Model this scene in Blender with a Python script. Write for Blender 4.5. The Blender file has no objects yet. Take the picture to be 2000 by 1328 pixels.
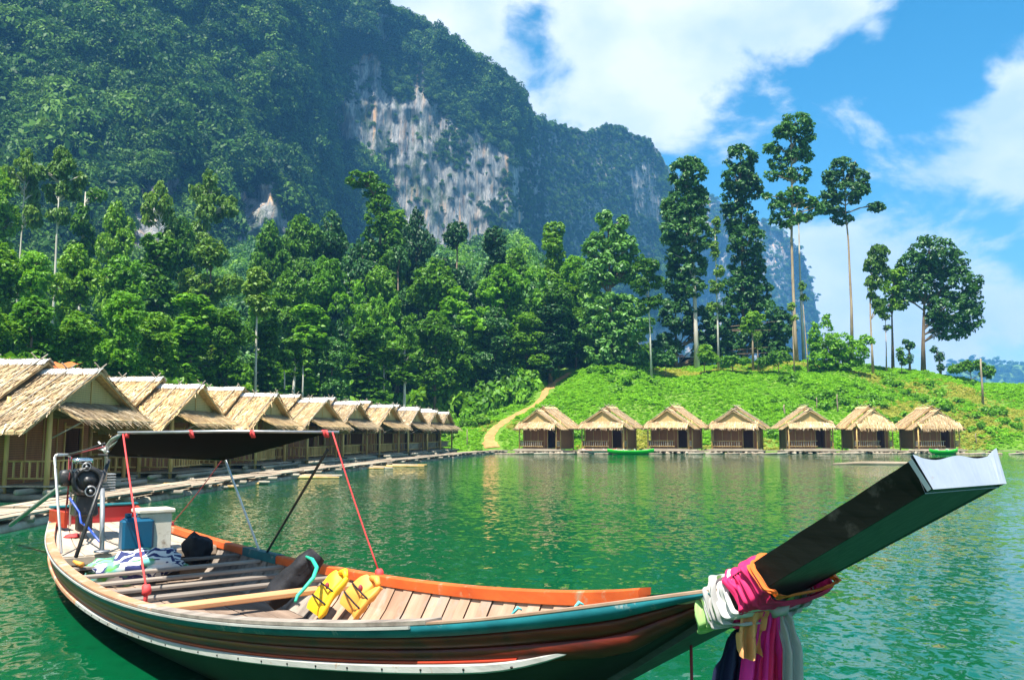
import bpy, math, random
import numpy as np
from mathutils import Vector

SC = bpy.context.scene
COL = SC.collection
R = math.radians

# ------------------------------------------------------------------ camera
F, EYE, HORIZON = 1702.0, 1.9, 846.0
PITCH = math.atan((HORIZON - 664.0) / F)
cam = bpy.data.cameras.new('camera')
cam.sensor_width = 36.0
cam.lens = 36.0 * F / 2000.0
cam.clip_start, cam.clip_end = 0.1, 6000
camo = bpy.data.objects.new('camera', cam)
camo.location = (0, 0, EYE)
camo.rotation_euler = (math.pi / 2 + PITCH, 0, 0)
COL.objects.link(camo)
SC.camera = camo

# ------------------------------------------------------------------ light
SUN = Vector((-0.17, -0.36, 0.92)).normalized()
world = bpy.data.worlds.new('World')
SC.world = world
world.use_nodes = True
SKY_STRENGTH, SUN_STRENGTH, EXPOSURE = 0.062, 5.0, 1.28
sun = bpy.data.lights.new('sun', 'SUN')
sun.energy, sun.angle, sun.color = SUN_STRENGTH, R(0.5), (1.0, 0.95, 0.86)
suno = bpy.data.objects.new('sun', sun)
suno.rotation_euler = (-SUN).to_track_quat('-Z', 'Y').to_euler()
COL.objects.link(suno)
SC.view_settings.view_transform = 'Standard'
SC.view_settings.look = 'None'
SC.view_settings.exposure = EXPOSURE
SC.view_settings.gamma = 1.0
cy = SC.cycles
cy.use_denoising = True
cy.max_bounces, cy.diffuse_bounces, cy.glossy_bounces = 8, 3, 3
cy.transmission_bounces, cy.transparent_max_bounces, cy.volume_bounces = 4, 4, 0
cy.caustics_reflective = cy.caustics_refractive = False
cy.sample_clamp_indirect = 6.0


def N(nt, kind, **kw):
    n = nt.nodes.new(kind)
    for k, v in kw.items():
        if k.startswith('i_'):
            n.inputs[int(k[2:])].default_value = v
        else:
            setattr(n, k, v)
    return n


def mth(nt, op, a, b=None, c=None, clamp=False):
    n = nt.nodes.new('ShaderNodeMath')
    n.operation, n.use_clamp = op, clamp
    for i, v in enumerate((a, b, c)):
        if v is None:
            continue
        if isinstance(v, (int, float)):
            n.inputs[i].default_value = v
        else:
            nt.links.new(v, n.inputs[i])
    return n.outputs[0]


def mixc(nt, fac, a, b, blend='MIX'):
    n = nt.nodes.new('ShaderNodeMix')
    n.data_type, n.blend_type = 'RGBA', blend
    for sock, v in ((n.inputs[0], fac), (n.inputs[6], a), (n.inputs[7], b)):
        if isinstance(v, (int, float)):
            sock.default_value = v
        elif isinstance(v, (tuple, list)):
            sock.default_value = tuple(v) + (1,) * (4 - len(v))
        else:
            nt.links.new(v, sock)
    return n.outputs[2]


def ramp(nt, fac, stops, interp='LINEAR'):
    n = nt.nodes.new('ShaderNodeValToRGB')
    n.color_ramp.interpolation = interp
    el = n.color_ramp.elements
    while len(el) < len(stops):
        el.new(0.5)
    for e, (p, c) in zip(el, stops):
        e.position = p
        e.color = tuple(c) + (1,) if len(c) == 3 else c
    nt.links.new(fac, n.inputs[0])
    return n.outputs[0]


def pix_dir(px, py):
    up = (664.0 - py) / F
    c, s = math.cos(PITCH), math.sin(PITCH)
    return Vector(((px - 1000.0) / F, c - s * up, s + c * up))


def at_depth(px, py, Y):
    d = pix_dir(px, py)
    t = Y / d.y
    return Vector((d.x * t, Y, EYE + d.z * t))


def at_height(px, py, z):
    d = pix_dir(px, py)
    t = (z - EYE) / d.z
    return Vector((d.x * t, d.y * t, z))


def sky_world():
    nt = world.node_tree
    nt.nodes.clear()
    out = N(nt, 'ShaderNodeOutputWorld')
    bg = N(nt, 'ShaderNodeBackground')
    bg.inputs[1].default_value = SKY_STRENGTH
    sky = N(nt, 'ShaderNodeTexSky')
    sky.sky_type = 'NISHITA'
    sky.sun_disc = False
    sky.sun_elevation = math.asin(SUN.z)
    sky.sun_rotation = math.atan2(SUN.x, SUN.y)
    sky.air_density, sky.dust_density, sky.ozone_density = 1.0, 0.6, 2.5
    hs = N(nt, 'ShaderNodeHueSaturation')
    hs.inputs[0].default_value = 0.482
    hs.inputs[1].default_value = 1.42
    hs.inputs[2].default_value = 1.3
    nt.links.new(sky.outputs[0], hs.inputs[4])
    tc = N(nt, 'ShaderNodeTexCoord')
    nrm = N(nt, 'ShaderNodeVectorMath', operation='NORMALIZE')
    nt.links.new(tc.outputs['Generated'], nrm.inputs[0])
    d = nrm.outputs[0]
    noise = N(nt, 'ShaderNodeTexNoise')
    noise.inputs['Scale'].default_value = 6.5
    noise.inputs['Detail'].default_value = 8
    noise.inputs['Roughness'].default_value = 0.58
    noise.inputs['Distortion'].default_value = 0.25
    mp = N(nt, 'ShaderNodeMapping')
    mp.inputs['Scale'].default_value = (1, 1, 1.5)
    nt.links.new(d, mp.inputs[0])
    nt.links.new(mp.outputs[0], noise.inputs[0])
    nz = noise.outputs[0]
    # cloud banks: direction, angular half-width, angular half-height, softness
    banks = [(1285, 70, .115, .105, 1.2), (1215, 185, .085, .065, 1.0), (1450, 25, .12, .055, .9), (845, 40, .075, .095, 1.3),
             (1890, 320, .11, .075, .52), (1985, 160, .05, .04, .45), (1660, 560, .17, .10, .65), (1830, 640, .22, .06, .6), (1715, 75, .025, .022, .42),
             (1150, -330, .4, .08, .7), (420, 120, .35, .2, .8), (2450, 250, .2, .12, .8), (2300, 600, .3, .05, .6),
             (-300, 300, .3, .2, .8)]
    rs = random.Random(5)
    extra = []
    for k in range(16):
        a = rs.uniform(0.9, 2 * math.pi - 0.9)
        e = rs.uniform(0.12, 1.0)
        v = Vector((math.sin(a) * math.cos(e), math.cos(a) * math.cos(e), math.sin(e)))
        extra.append((v, rs.uniform(.12, .3), rs.uniform(.08, .16), rs.uniform(.6, 1)))
    items = [(pix_dir(px, py).normalized(), w, h, s) for px, py, w, h, s in banks] + extra
    best = None
    for v, w, h, s in items:
        sub = N(nt, 'ShaderNodeVectorMath', operation='SUBTRACT')
        nt.links.new(d, sub.inputs[0])
        sub.inputs[1].default_value = v
        sc = N(nt, 'ShaderNodeVectorMath', operation='MULTIPLY')
        sc.inputs[1].default_value = (1 / w, 1 / w, 1 / h)
        nt.links.new(sub.outputs[0], sc.inputs[0])
        ln = N(nt, 'ShaderNodeVectorMath', operation='LENGTH')
        nt.links.new(sc.outputs[0], ln.inputs[0])
        m = mth(nt, 'MULTIPLY', mth(nt, 'SUBTRACT', 1.35, ln.outputs['Value']), s)
        best = m if best is None else mth(nt, 'MAXIMUM', best, m)
    best = mth(nt, 'MAXIMUM', best, -0.6)
    dens = mth(nt, 'ADD', best, mth(nt, 'MULTIPLY', mth(nt, 'SUBTRACT', nz, 0.5), 2.7))
    fac = N(nt, 'ShaderNodeMapRange', interpolation_type='SMOOTHSTEP')
    fac.inputs['From Min'].default_value = 0.08
    fac.inputs['From Max'].default_value = 0.55
    nt.links.new(dens, fac.inputs[0])
    n2 = N(nt, 'ShaderNodeTexNoise')
    n2.inputs['Scale'].default_value = 9
    n2.inputs['Detail'].default_value = 6
    nt.links.new(mp.outputs[0], n2.inputs[0])
    ccol = ramp(nt, n2.outputs[0], [(0.30, (5.6, 6.7, 7.8)), (0.60, (8.6, 8.8, 9.0))])
    colr = mixc(nt, mth(nt, 'MULTIPLY', fac.outputs[0], 0.93), hs.outputs[0], ccol)
    nt.links.new(colr, bg.inputs[0])
    nt.links.new(bg.outputs[0], out.inputs[0])


sky_world()

# ------------------------------------------------------------------ materials
MATS = {}


def new_mat(name):
    m = bpy.data.materials.new(name)
    m.use_nodes = True
    nt = m.node_tree
    nt.nodes.clear()
    out = nt.nodes.new('ShaderNodeOutputMaterial')
    MATS[name] = m
    return m, nt, out


def coords(nt, scale=(1, 1, 1), kind='Object'):
    tc = nt.nodes.new('ShaderNodeTexCoord')
    mp = nt.nodes.new('ShaderNodeMapping')
    mp.inputs['Scale'].default_value = scale
    nt.links.new(tc.outputs[kind], mp.inputs[0])
    return mp.outputs[0]


def noise_tex(nt, vec, scale, detail=5, rough=0.6, dist=0.0):
    n = nt.nodes.new('ShaderNodeTexNoise')
    n.inputs['Scale'].default_value = scale
    n.inputs['Detail'].default_value = detail
    n.inputs['Roughness'].default_value = rough
    n.inputs['Distortion'].default_value = dist
    if vec is not None:
        nt.links.new(vec, n.inputs['Vector'])
    return n.outputs[0]


def surface(name, stops, scale=4.0, stretch=(1, 1, 1), rough=0.75, bump=0.15, detail=6, metal=0.0, spec=0.3, tint=False, vary=0.0, wear=None, bdist=0.02):
    """a worn, grainy surface: colour ramp over stretched noise, bump, optional object tint and wear patches"""
    m, nt, out = new_mat(name)
    v = coords(nt, stretch)
    n = noise_tex(nt, v, scale, detail)
    c = ramp(nt, n, stops)
    if wear:
        wcol, wscale, w0, w1 = wear
        wn = noise_tex(nt, coords(nt), wscale, 7, 0.7)
        wf = ramp(nt, wn, [(w0, (0, 0, 0)), (w1, (1, 1, 1))])
        c = mixc(nt, wf, c, wcol)
    if vary:
        oi = nt.nodes.new('ShaderNodeObjectInfo')
        f = mth(nt, 'ADD', 1 - vary, mth(nt, 'MULTIPLY', oi.outputs['Random'], 2 * vary))
        cb = nt.nodes.new('ShaderNodeCombineColor')
        for i in range(3):
            nt.links.new(f, cb.inputs[i])
        c = mixc(nt, 1.0, c, cb.outputs[0], 'MULTIPLY')
    if tint:
        oi = nt.nodes.new('ShaderNodeObjectInfo')
        c = mixc(nt, 1.0, c, oi.outputs['Color'], 'MULTIPLY')
    p = nt.nodes.new('ShaderNodeBsdfPrincipled')
    nt.links.new(c, p.inputs['Base Color'])
    p.inputs['Roughness'].default_value = rough
    p.inputs['Metallic'].default_value = metal
    p.inputs['Specular IOR Level'].default_value = spec
    if bump:
        b = nt.nodes.new('ShaderNodeBump')
        b.inputs['Strength'].default_value = bump
        b.inputs['Distance'].default_value = bdist
        nt.links.new(n, b.inputs['Height'])
        nt.links.new(b.outputs[0], p.inputs['Normal'])
    nt.links.new(p.outputs[0], out.inputs[0])
    return m


def leafy(name, dark, mid, light, transl=0.3, gloss=0.3, per_object=0.55):
    """leaf faces: colour differs leaf by leaf and tree by tree, some light passes through"""
    m, nt, out = new_mat(name)
    g = nt.nodes.new('ShaderNodeNewGeometry')
    oi = nt.nodes.new('ShaderNodeObjectInfo')
    f = mth(nt, 'ADD', mth(nt, 'MULTIPLY', g.outputs['Random Per Island'], 1 - per_object), mth(nt, 'MULTIPLY', oi.outputs['Random'], per_object))
    c = ramp(nt, f, [(0.1, dark), (0.5, mid), (0.92, light)])
    p = nt.nodes.new('ShaderNodeBsdfPrincipled')
    nt.links.new(c, p.inputs['Base Color'])
    p.inputs['Roughness'].default_value = 0.5
    p.inputs['Specular IOR Level'].default_value = gloss
    t = nt.nodes.new('ShaderNodeBsdfTranslucent')
    tc = mixc(nt, 1.0, c, (1.5, 1.35, 0.5), 'MULTIPLY')
    nt.links.new(tc, t.inputs[0])
    mx = nt.nodes.new('ShaderNodeMixShader')
    mx.inputs[0].default_value = transl
    nt.links.new(p.outputs[0], mx.inputs[1])
    nt.links.new(t.outputs[0], mx.inputs[2])
    nt.links.new(mx.outputs[0], out.inputs[0])
    return m


def water_mat():
    m, nt, out = new_mat('lake_water')
    p = nt.nodes.new('ShaderNodeBsdfPrincipled')
    v = coords(nt)
    big = noise_tex(nt, v, 0.03, 3)
    c = ramp(nt, big, [(0.35, (0.0008, 0.060, 0.020)), (0.65, (0.0012, 0.082, 0.029))])
    nt.links.new(c, p.inputs['Base Color'])
    p.inputs['Roughness'].default_value = 0.045
    p.inputs['IOR'].default_value = 1.33
    p.inputs['Specular IOR Level'].default_value = 0.5
    acc = None
    for sc, st, k, dt in (((1.0, .8, 1), 0.35, .07, 2), ((1.0, .75, 1), 2.6, .10, 3), ((1.0, .75, 1), 8.0, .32, 3)):
        n = nt.nodes.new('ShaderNodeTexNoise')
        n.inputs['Scale'].default_value = st
        n.inputs['Detail'].default_value = dt
        n.inputs['Roughness'].default_value = .55
        n.inputs['Distortion'].default_value = .5
        nt.links.new(coords(nt, sc), n.inputs['Vector'])
        sb = N(nt, 'ShaderNodeVectorMath', operation='SUBTRACT')
        nt.links.new(n.outputs['Color'], sb.inputs[0])
        sb.inputs[1].default_value = (.5, .5, .5)
        ml = N(nt, 'ShaderNodeVectorMath', operation='MULTIPLY')
        nt.links.new(sb.outputs[0], ml.inputs[0])
        ml.inputs[1].default_value = (k, k, 0)
        ad = N(nt, 'ShaderNodeVectorMath', operation='ADD')
        nt.links.new(ml.outputs[0], ad.inputs[0])
        if acc is None:
            ad.inputs[1].default_value = (0, 0, 1)
        else:
            nt.links.new(acc, ad.inputs[1])
        acc = ad.outputs[0]
    b = N(nt, 'ShaderNodeVectorMath', operation='NORMALIZE')
    nt.links.new(acc, b.inputs[0])
    nt.links.new(b.outputs[0], p.inputs['Normal'])
    nt.links.new(p.outputs[0], out.inputs[0])
    return m


def rock_mat():
    m, nt, out = new_mat('limestone')
    v = coords(nt, (1, .12, 0.06))
    n1 = noise_tex(nt, v, 0.30, 8, 0.72, 0.1)
    v2 = coords(nt, (1, .1, 0.06))
    n2 = noise_tex(nt, v2, 0.30, 6, 0.6, 0.3)
    n3 = noise_tex(nt, coords(nt), 0.02, 5)
    c = ramp(nt, n1, [(0.30, (0.07, 0.08, 0.085)), (0.42, (0.20, 0.21, 0.215)), (0.55, (0.30, 0.30, 0.29)), (0.68, (0.54, 0.50, 0.44))])
    nf = noise_tex(nt, coords(nt, (1, .2, 0.16)), 1.3, 7, 0.75)
    fine = ramp(nt, nf, [(0.36, (0.35, 0.37, 0.40)), (0.50, (0.9, 0.9, 0.9)), (0.64, (1.35, 1.3, 1.22))])
    c = mixc(nt, 1.0, c, fine, 'MULTIPLY')
    crack = ramp(nt, noise_tex(nt, coords(nt, (1, .3, 0.5)), 0.16, 9, 0.75), [(0.36, (0.35, 0.37, 0.4)), (0.46, (1, 1, 1))])
    c = mixc(nt, 1.0, c, crack, 'MULTIPLY')
    och = ramp(nt, n2, [(0.52, (0, 0, 0)), (0.66, (1, 1, 1))])
    c = mixc(nt, mth(nt, 'MULTIPLY', och, ramp(nt, n3, [(0.42, (0, 0, 0)), (0.6, (1, 1, 1))])), c, (0.66, 0.38, 0.18))
    # moss and small plants in the cracks
    n4 = noise_tex(nt, coords(nt, (1, .3, 0.4)), 0.10, 9, 0.75)
    moss = ramp(nt, n4, [(0.50, (0, 0, 0)), (0.62, (1, 1, 1))])
    c = mixc(nt, mth(nt, 'MULTIPLY', moss, 0.8), c, (0.03, 0.065, 0.022))
    p = nt.nodes.new('ShaderNodeBsdfPrincipled')
    nt.links.new(c, p.inputs['Base Color'])
    p.inputs['Roughness'].default_value = 0.95
    p.inputs['Specular IOR Level'].default_value = 0.1
    b = nt.nodes.new('ShaderNodeBump')
    b.inputs['Strength'].default_value = 0.9
    b.inputs['Distance'].default_value = 2.5
    nt.links.new(n1, b.inputs['Height'])
    nt.links.new(b.outputs[0], p.inputs['Normal'])
    nt.links.new(p.outputs[0], out.inputs[0])
    return m


water_mat()
rock_mat()
surface('soil', [(0.3, (0.07, 0.17, 0.012)), (0.7, (0.15, 0.24, 0.03))], 0.6, rough=0.95, bump=0.4)
surface('path_earth', [(0.3, (0.30, 0.155, 0.05)), (0.7, (0.50, 0.28, 0.10))], 1.5, rough=0.95, bump=0.4)
leafy('leaf_forest', (0.036, 0.118, 0.008), (0.092, 0.240, 0.010), (0.190, 0.370, 0.017))
leafy('leaf_dark', (0.018, 0.075, 0.018), (0.042, 0.140, 0.026), (0.105, 0.250, 0.050), 0.22, 0.4)
leafy('leaf_bright', (0.065, 0.190, 0.010), (0.130, 0.330, 0.014), (0.230, 0.470, 0.026), 0.35)
leafy('leaf_olive', (0.045, 0.120, 0.015), (0.105, 0.220, 0.024), (0.200, 0.340, 0.045), 0.3)
leafy('leaf_glossy', (0.028, 0.110, 0.018), (0.065, 0.200, 0.026), (0.145, 0.340, 0.055), 0.25, 0.5)
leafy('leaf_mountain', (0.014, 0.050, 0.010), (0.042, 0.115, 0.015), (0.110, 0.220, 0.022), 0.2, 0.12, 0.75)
leafy('leaf_grass', (0.105, 0.298, 0.011), (0.184, 0.438, 0.014), (0.298, 0.578, 0.035), 0.4, 0.25, 0.5)
leafy('leaf_drygrass', (0.228, 0.298, 0.035), (0.385, 0.420, 0.070), (0.595, 0.560, 0.158), 0.4, 0.25, 0.5)
surface('bark_pale', [(0.3, (0.38, 0.34, 0.28)), (0.7, (0.68, 0.64, 0.56))], 3, (1, 1, .3), rough=0.9)
surface('bark_brown', [(0.3, (0.10, 0.07, 0.045)), (0.7, (0.26, 0.19, 0.13))], 3, (1, 1, .2), rough=0.9)
surface('bark_tan', [(0.3, (0.24, 0.17, 0.10)), (0.7, (0.46, 0.36, 0.24))], 3, (1, 1, .2), rough=0.9)

# ------------------------------------------------------------------ mesh helpers


class MB:
    def __init__(self):
        self.v, self.f, self.mi, self.sm = [], [], [], []
        self.cur, self.smooth = 0, False

    def add(self, verts, faces):
        o = len(self.v)
        self.v += [tuple(p) for p in verts]
        for fc in faces:
            self.f.append([o + i for i in fc])
            self.mi.append(self.cur)
            self.sm.append(self.smooth)
        return self

    def box(self, c, s, rz=0.0, ry=0.0, rx=0.0, taper=1.0, bev=0.0):
        hx, hy, hz = s[0] / 2, s[1] / 2, s[2] / 2
        from mathutils import Euler
        M = Euler((rx, ry, rz)).to_matrix()
        cv = Vector(c)
        if bev <= 0:
            pts = [(sx * hx * (taper if sz > 0 else 1), sy * hy * (taper if sz > 0 else 1), sz * hz) for sz in (-1, 1) for sx, sy in ((-1, -1), (1, -1), (1, 1), (-1, 1))]
            self.add([cv + M @ Vector(p) for p in pts], [(3, 2, 1, 0), (4, 5, 6, 7), (0, 1, 5, 4), (1, 2, 6, 5), (2, 3, 7, 6), (3, 0, 4, 7)])
            return self
        b = min(bev, hx * .9, hy * .9, hz * .9)
        rings = []
        for z, ins in ((-hz, b), (-hz + b, 0), (hz - b, 0), (hz, b)):
            k = taper if z > 0 else 1
            X, Y = (hx - ins) * k, (hy - ins) * k
            q = b * .6
            rings.append([(-X + q, -Y, z), (X - q, -Y, z), (X, -Y + q, z), (X, Y - q, z), (X - q, Y, z), (-X + q, Y, z), (-X, Y - q, z), (-X, -Y + q, z)])
        vs = [cv + M @ Vector(p) for r in rings for p in r]
        fs = [tuple(range(7, -1, -1)), tuple(range(24, 32))]
        for i in range(3):
            for j in range(8):
                k = (j + 1) % 8
                fs.append((i * 8 + j, i * 8 + k, i * 8 + 8 + k, i * 8 + 8 + j))
        return self.add(vs, fs)

    def tube(self, pts, r, n=8, caps=True):
        pts = [Vector(p) for p in pts]
        rr = r if isinstance(r, (list, tuple)) else [r] * len(pts)
        vs, fs = [], []
        up0 = None
        for i, p in enumerate(pts):
            a = pts[max(i - 1, 0)]
            b = pts[min(i + 1, len(pts) - 1)]
            t = (b - a)
            t = t.normalized() if t.length > 1e-9 else Vector((0, 0, 1))
            if up0 is None:
                up0 = Vector((0, 0, 1)) if abs(t.z) < .9 else Vector((1, 0, 0))
            x = t.cross(up0)
            x = x.normalized() if x.length > 1e-6 else t.orthogonal().normalized()
            y = x.cross(t).normalized()
            up0 = y
            for k in range(n):
                an = 2 * math.pi * k / n
                vs.append(p + (x * math.cos(an) + y * math.sin(an)) * rr[i])
        for i in range(len(pts) - 1):
            for k in range(n):
                l = (k + 1) % n
                fs.append((i * n + k, i * n + n + k, i * n + n + l, i * n + l))
        if caps:
            fs.append(tuple(range(n)))
            fs.append(tuple(range((len(pts) - 1) * n + n - 1, (len(pts) - 1) * n - 1, -1)))
        s0, self.smooth = self.smooth, True
        self.add(vs, fs)
        self.smooth = s0
        return self

    def disc(self, c, axis, r, h, n=20, r2=None):
        c, a = Vector(c), Vector(axis).normalized()
        return self.tube([c - a * h / 2, c + a * h / 2], [r, r if r2 is None else r2], n)

    def grid(self, rows, closed=False):
        nr, nc = len(rows), len(rows[0])
        vs = [p for r in rows for p in r]
        fs = []
        for i in range(nr - 1):
            for j in range(nc if closed else nc - 1):
                k = (j + 1) % nc
                fs.append((i * nc + j, i * nc + k, i * nc + nc + k, i * nc + nc + j))
        return self.add(vs, fs)

    def mesh(self, name, mats):
        me = bpy.data.meshes.new(name)
        me.from_pydata(self.v, [], self.f)
        for m in (mats if isinstance(mats, (list, tuple)) else [mats]):
            me.materials.append(MATS[m] if isinstance(m, str) else m)
        me.polygons.foreach_set('material_index', self.mi)
        me.polygons.foreach_set('use_smooth', self.sm)
        me.update()
        return me

    def build(self, name, mats, parent=None):
        return link(name, self.mesh(name, mats), parent)


def link(name, me, parent=None):
    o = bpy.data.objects.new(name, me)
    COL.objects.link(o)
    if parent is not None:
        o.parent = parent
    return o


def tag(o, label=None, cat=None, group=None, kind=None):
    if label:
        o['label'] = label
    if cat:
        o['category'] = cat
    if group:
        o['group'] = group
    if kind:
        o['kind'] = kind
    return o


def empty(name, loc=(0, 0, 0), rz=0.0):
    o = bpy.data.objects.new(name, None)
    o.empty_display_size = 0.2
    o.location = loc
    o.rotation_euler = (0, 0, rz)
    COL.objects.link(o)
    return o


def copy_tree(o, parent=None):
    c = o.copy()
    COL.objects.link(c)
    c.parent = parent
    for ch in list(o.children):
        copy_tree(ch, c)
    return c


def np_mesh(name, V, FQ, mat, smooth=False):
    """quick mesh from numpy quads"""
    me = bpy.data.meshes.new(name)
    n, m = len(V), len(FQ)
    k = FQ.shape[1]
    me.vertices.add(n)
    me.vertices.foreach_set('co', np.ascontiguousarray(V, np.float32).ravel())
    me.loops.add(m * k)
    me.loops.foreach_set('vertex_index', np.ascontiguousarray(FQ, np.int32).ravel())
    me.polygons.add(m)
    me.polygons.foreach_set('loop_start', np.arange(0, m * k, k, dtype=np.int32))
    if smooth:
        me.polygons.foreach_set('use_smooth', np.ones(m, bool))
    me.materials.append(MATS[mat])
    me.update(calc_edges=True)
    me.validate()
    return me


def hash3(ix, iy, iz, seed):
    h = (ix * 374761393 + iy * 668265263 + iz * 1274126177 + seed * 974634777) & 0xFFFFFFFF
    h = ((h ^ (h >> 13)) * 1274126177) & 0xFFFFFFFF
    h = (h ^ (h >> 16)) & 0xFFFFFFFF
    return h / 4294967295.0


def vnoise(P, seed=0):
    P = np.asarray(P, float)
    I = np.floor(P).astype(np.int64)
    f = P - I
    f = f * f * (3 - 2 * f)
    out = 0
    for dx in (0, 1):
        for dy in (0, 1):
            for dz in (0, 1):
                w = (f[..., 0] if dx else 1 - f[..., 0]) * (f[..., 1] if dy else 1 - f[..., 1]) * (f[..., 2] if dz else 1 - f[..., 2])
                out = out + w * hash3(I[..., 0] + dx, I[..., 1] + dy, I[..., 2] + dz, seed)
    return out * 2 - 1


def fbm(P, octs=4, seed=0):
    P = np.asarray(P, float)
    s, a = 0, 1.0
    for k in range(octs):
        s = s + a * vnoise(P * 2 ** k + 17.3 * k, seed + k)
        a *= .5
    return s


def smooth(a, b, x):
    t = np.clip((x - a) / (b - a), 0, 1)
    return t * t * (3 - 2 * t)


# ------------------------------------------------------------------ water and ground
def ground(x, y):
    x, y = np.asarray(x, float), np.asarray(y, float)
    wob = 1.6 * np.sin(x * .21) + 1.1 * np.sin(x * .47 + 1.3)
    a = y - 92 + wob * smooth(0, 10, x)
    xs = -7.5 - (92 - y) * .2
    c = (xs - x) * .98
    k = 6.0
    sd = np.maximum(a, c) + np.maximum(k - np.abs(a - c), 0) ** 2 / (4 * k)
    hc = np.interp(x, [-60, -30, -12, 0, 8, 20, 50, 74, 112, 160], [3, 4, 5.5, 9, 11.2, 11.6, 11.6, 7.9, 2.2, .6])
    t = np.clip(sd / 36, 0, 1)
    h = hc * np.sin(math.pi / 2 * t)
    back = smooth(134, 190, y) * smooth(12, 34, x)
    h = h * (1 - back) - 2.5 * back
    h = h + .30 * np.maximum(0, sd - 30) * (1 - smooth(0, 30, x))
    P = np.stack([x * .16, y * .16, 0 * x], -1)
    h = h + .55 * fbm(P, 3, 3) * smooth(2, 14, sd)
    return np.where(sd < 0, np.maximum(sd * .28, -3), h + .02)


def gz(x, y):
    return float(ground(np.array([x]), np.array([y]))[0])


def hit_ground(px, py, y0=70, y1=200):
    d = pix_dir(px, py)
    ys = np.linspace(y0, y1, 700)
    zs = EYE + d.z / d.y * ys
    g = ground(d.x / d.y * ys, ys)
    i = int(np.argmax(zs <= g)) if np.any(zs <= g) else len(ys) - 1
    return Vector((d.x / d.y * ys[i], ys[i], g[i]))


def build_setting():
    V = np.array([(-2500, -60, 0), (2500, -60, 0), (2500, 4000, 0), (-2500, 4000, 0)], float)
    tag(link('water', np_mesh('water', V, np.array([[0, 1, 2, 3]]), 'lake_water')), kind='structure')
    xs = np.concatenate([np.linspace(-330, -70, 40, False), np.linspace(-70, 130, 210, False), np.linspace(130, 420, 40)])
    ys = np.concatenate([np.linspace(-40, 80, 40, False), np.linspace(80, 150, 110, False), np.linspace(150, 330, 40)])
    X, Y = np.meshgrid(xs, ys)
    Z = ground(X, Y)
    V = np.stack([X, Y, Z], -1).reshape(-1, 3)
    nx = len(xs)
    i = np.arange(len(ys) - 1)[:, None] * nx + np.arange(nx - 1)[None]
    Q = np.stack([i, i + 1, i + nx + 1, i + nx], -1).reshape(-1, 4)
    tag(link('ground', np_mesh('ground', V, Q, 'soil', True)), kind='structure')
    # the earth path from the landing up to the wood
    pl = [(1112, 730), (1098, 738), (1080, 748), (1066, 762), (1062, 776), (1044, 792), (1016, 808), (990, 821), (968, 836), (956, 852), (956, 866), (962, 876)]
    pts = [hit_ground(*p) for p in pl]
    rows = []
    fine = []
    for a, b in zip(pts[:-1], pts[1:]):
        for t in np.linspace(0, 1, 6, False):
            fine.append(a.lerp(b, t))
    fine.append(pts[-1])
    rg = random.Random(2)
    for i, p in enumerate(fine):
        t = (fine[min(i + 1, len(fine) - 1)] - fine[max(i - 1, 0)])
        nrm = Vector((t.y, -t.x, 0)).normalized()
        w = .42 + .2 * rg.random() + (.3 if i > len(fine) - 8 else 0)
        row = []
        for u in (-1, -.4, .4, 1):
            q = p + nrm * u * w
            row.append((q.x, q.y, gz(q.x, q.y) + (.09 if abs(u) < 1 else .03)))
        rows.append(row)
    mb = MB()
    mb.smooth = True
    mb.grid(rows)
    tag(mb.build('path', 'path_earth'), kind='structure')
    return fine


PATH = build_setting()

# ------------------------------------------------------------------ mountains
CLIFF_POLY = [
    [(648, 190), (668, 150), (684, 108), (712, 104), (745, 125), (768, 170), (800, 205), (836, 190), (872, 205), (905, 262), (950, 268), (990, 300), (1010, 350), (1010, 420), (1000, 480), (900, 500), (800, 480), (770, 420), (756, 350), (720, 300), (690, 262), (660, 235)],
    [(450, 380), (475, 360), (520, 358), (556, 372), (566, 410), (540, 440), (500, 480), (450, 480)],
    [(238, 372), (262, 350), (300, 352), (322, 330), (338, 340), (352, 380), (352, 470), (240, 460)],
    [(1232, 345), (1255, 325), (1285, 350), (1292, 400), (1260, 420), (1235, 390)],
    [(720, 10), (745, 12), (765, 60), (752, 95), (735, 60)],
    [(800, 120), (822, 105), (848, 170), (838, 200), (812, 180)],
]
SPARSE_POLY = [[(1000, 300), (1050, 250), (1150, 262), (1290, 300), (1300, 480), (1250, 520), (1000, 520)], [(700, 100), (860, 110), (1010, 290), (990, 330), (880, 240), (760, 190)]]


def in_poly(px, py, poly):
    inside = np.zeros(px.shape, bool)
    n = len(poly)
    for i in range(n):
        x0, y0 = poly[i]
        x1, y1 = poly[(i + 1) % n]
        cond = ((y0 > py) != (y1 > py)) & (px < (x1 - x0) * (py - y0) / (y1 - y0 + 1e-9) + x0)
        inside ^= cond
    return inside


RIDGE = [(-500, -420), (-200, -330), (200, -240), (560, -110), (700, -25), (735, 2), (790, 30), (850, 64), (910, 100), (960, 136), (1000, 160), (1024, 194), (1036, 224), (1060, 239), (1100, 249), (1150, 259), (1172, 250), (1192, 244), (1215, 250), (1235, 265), (1265, 272), (1288, 298), (1302, 330), (1312, 420), (1320, 560), (1330, 760)]


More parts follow.
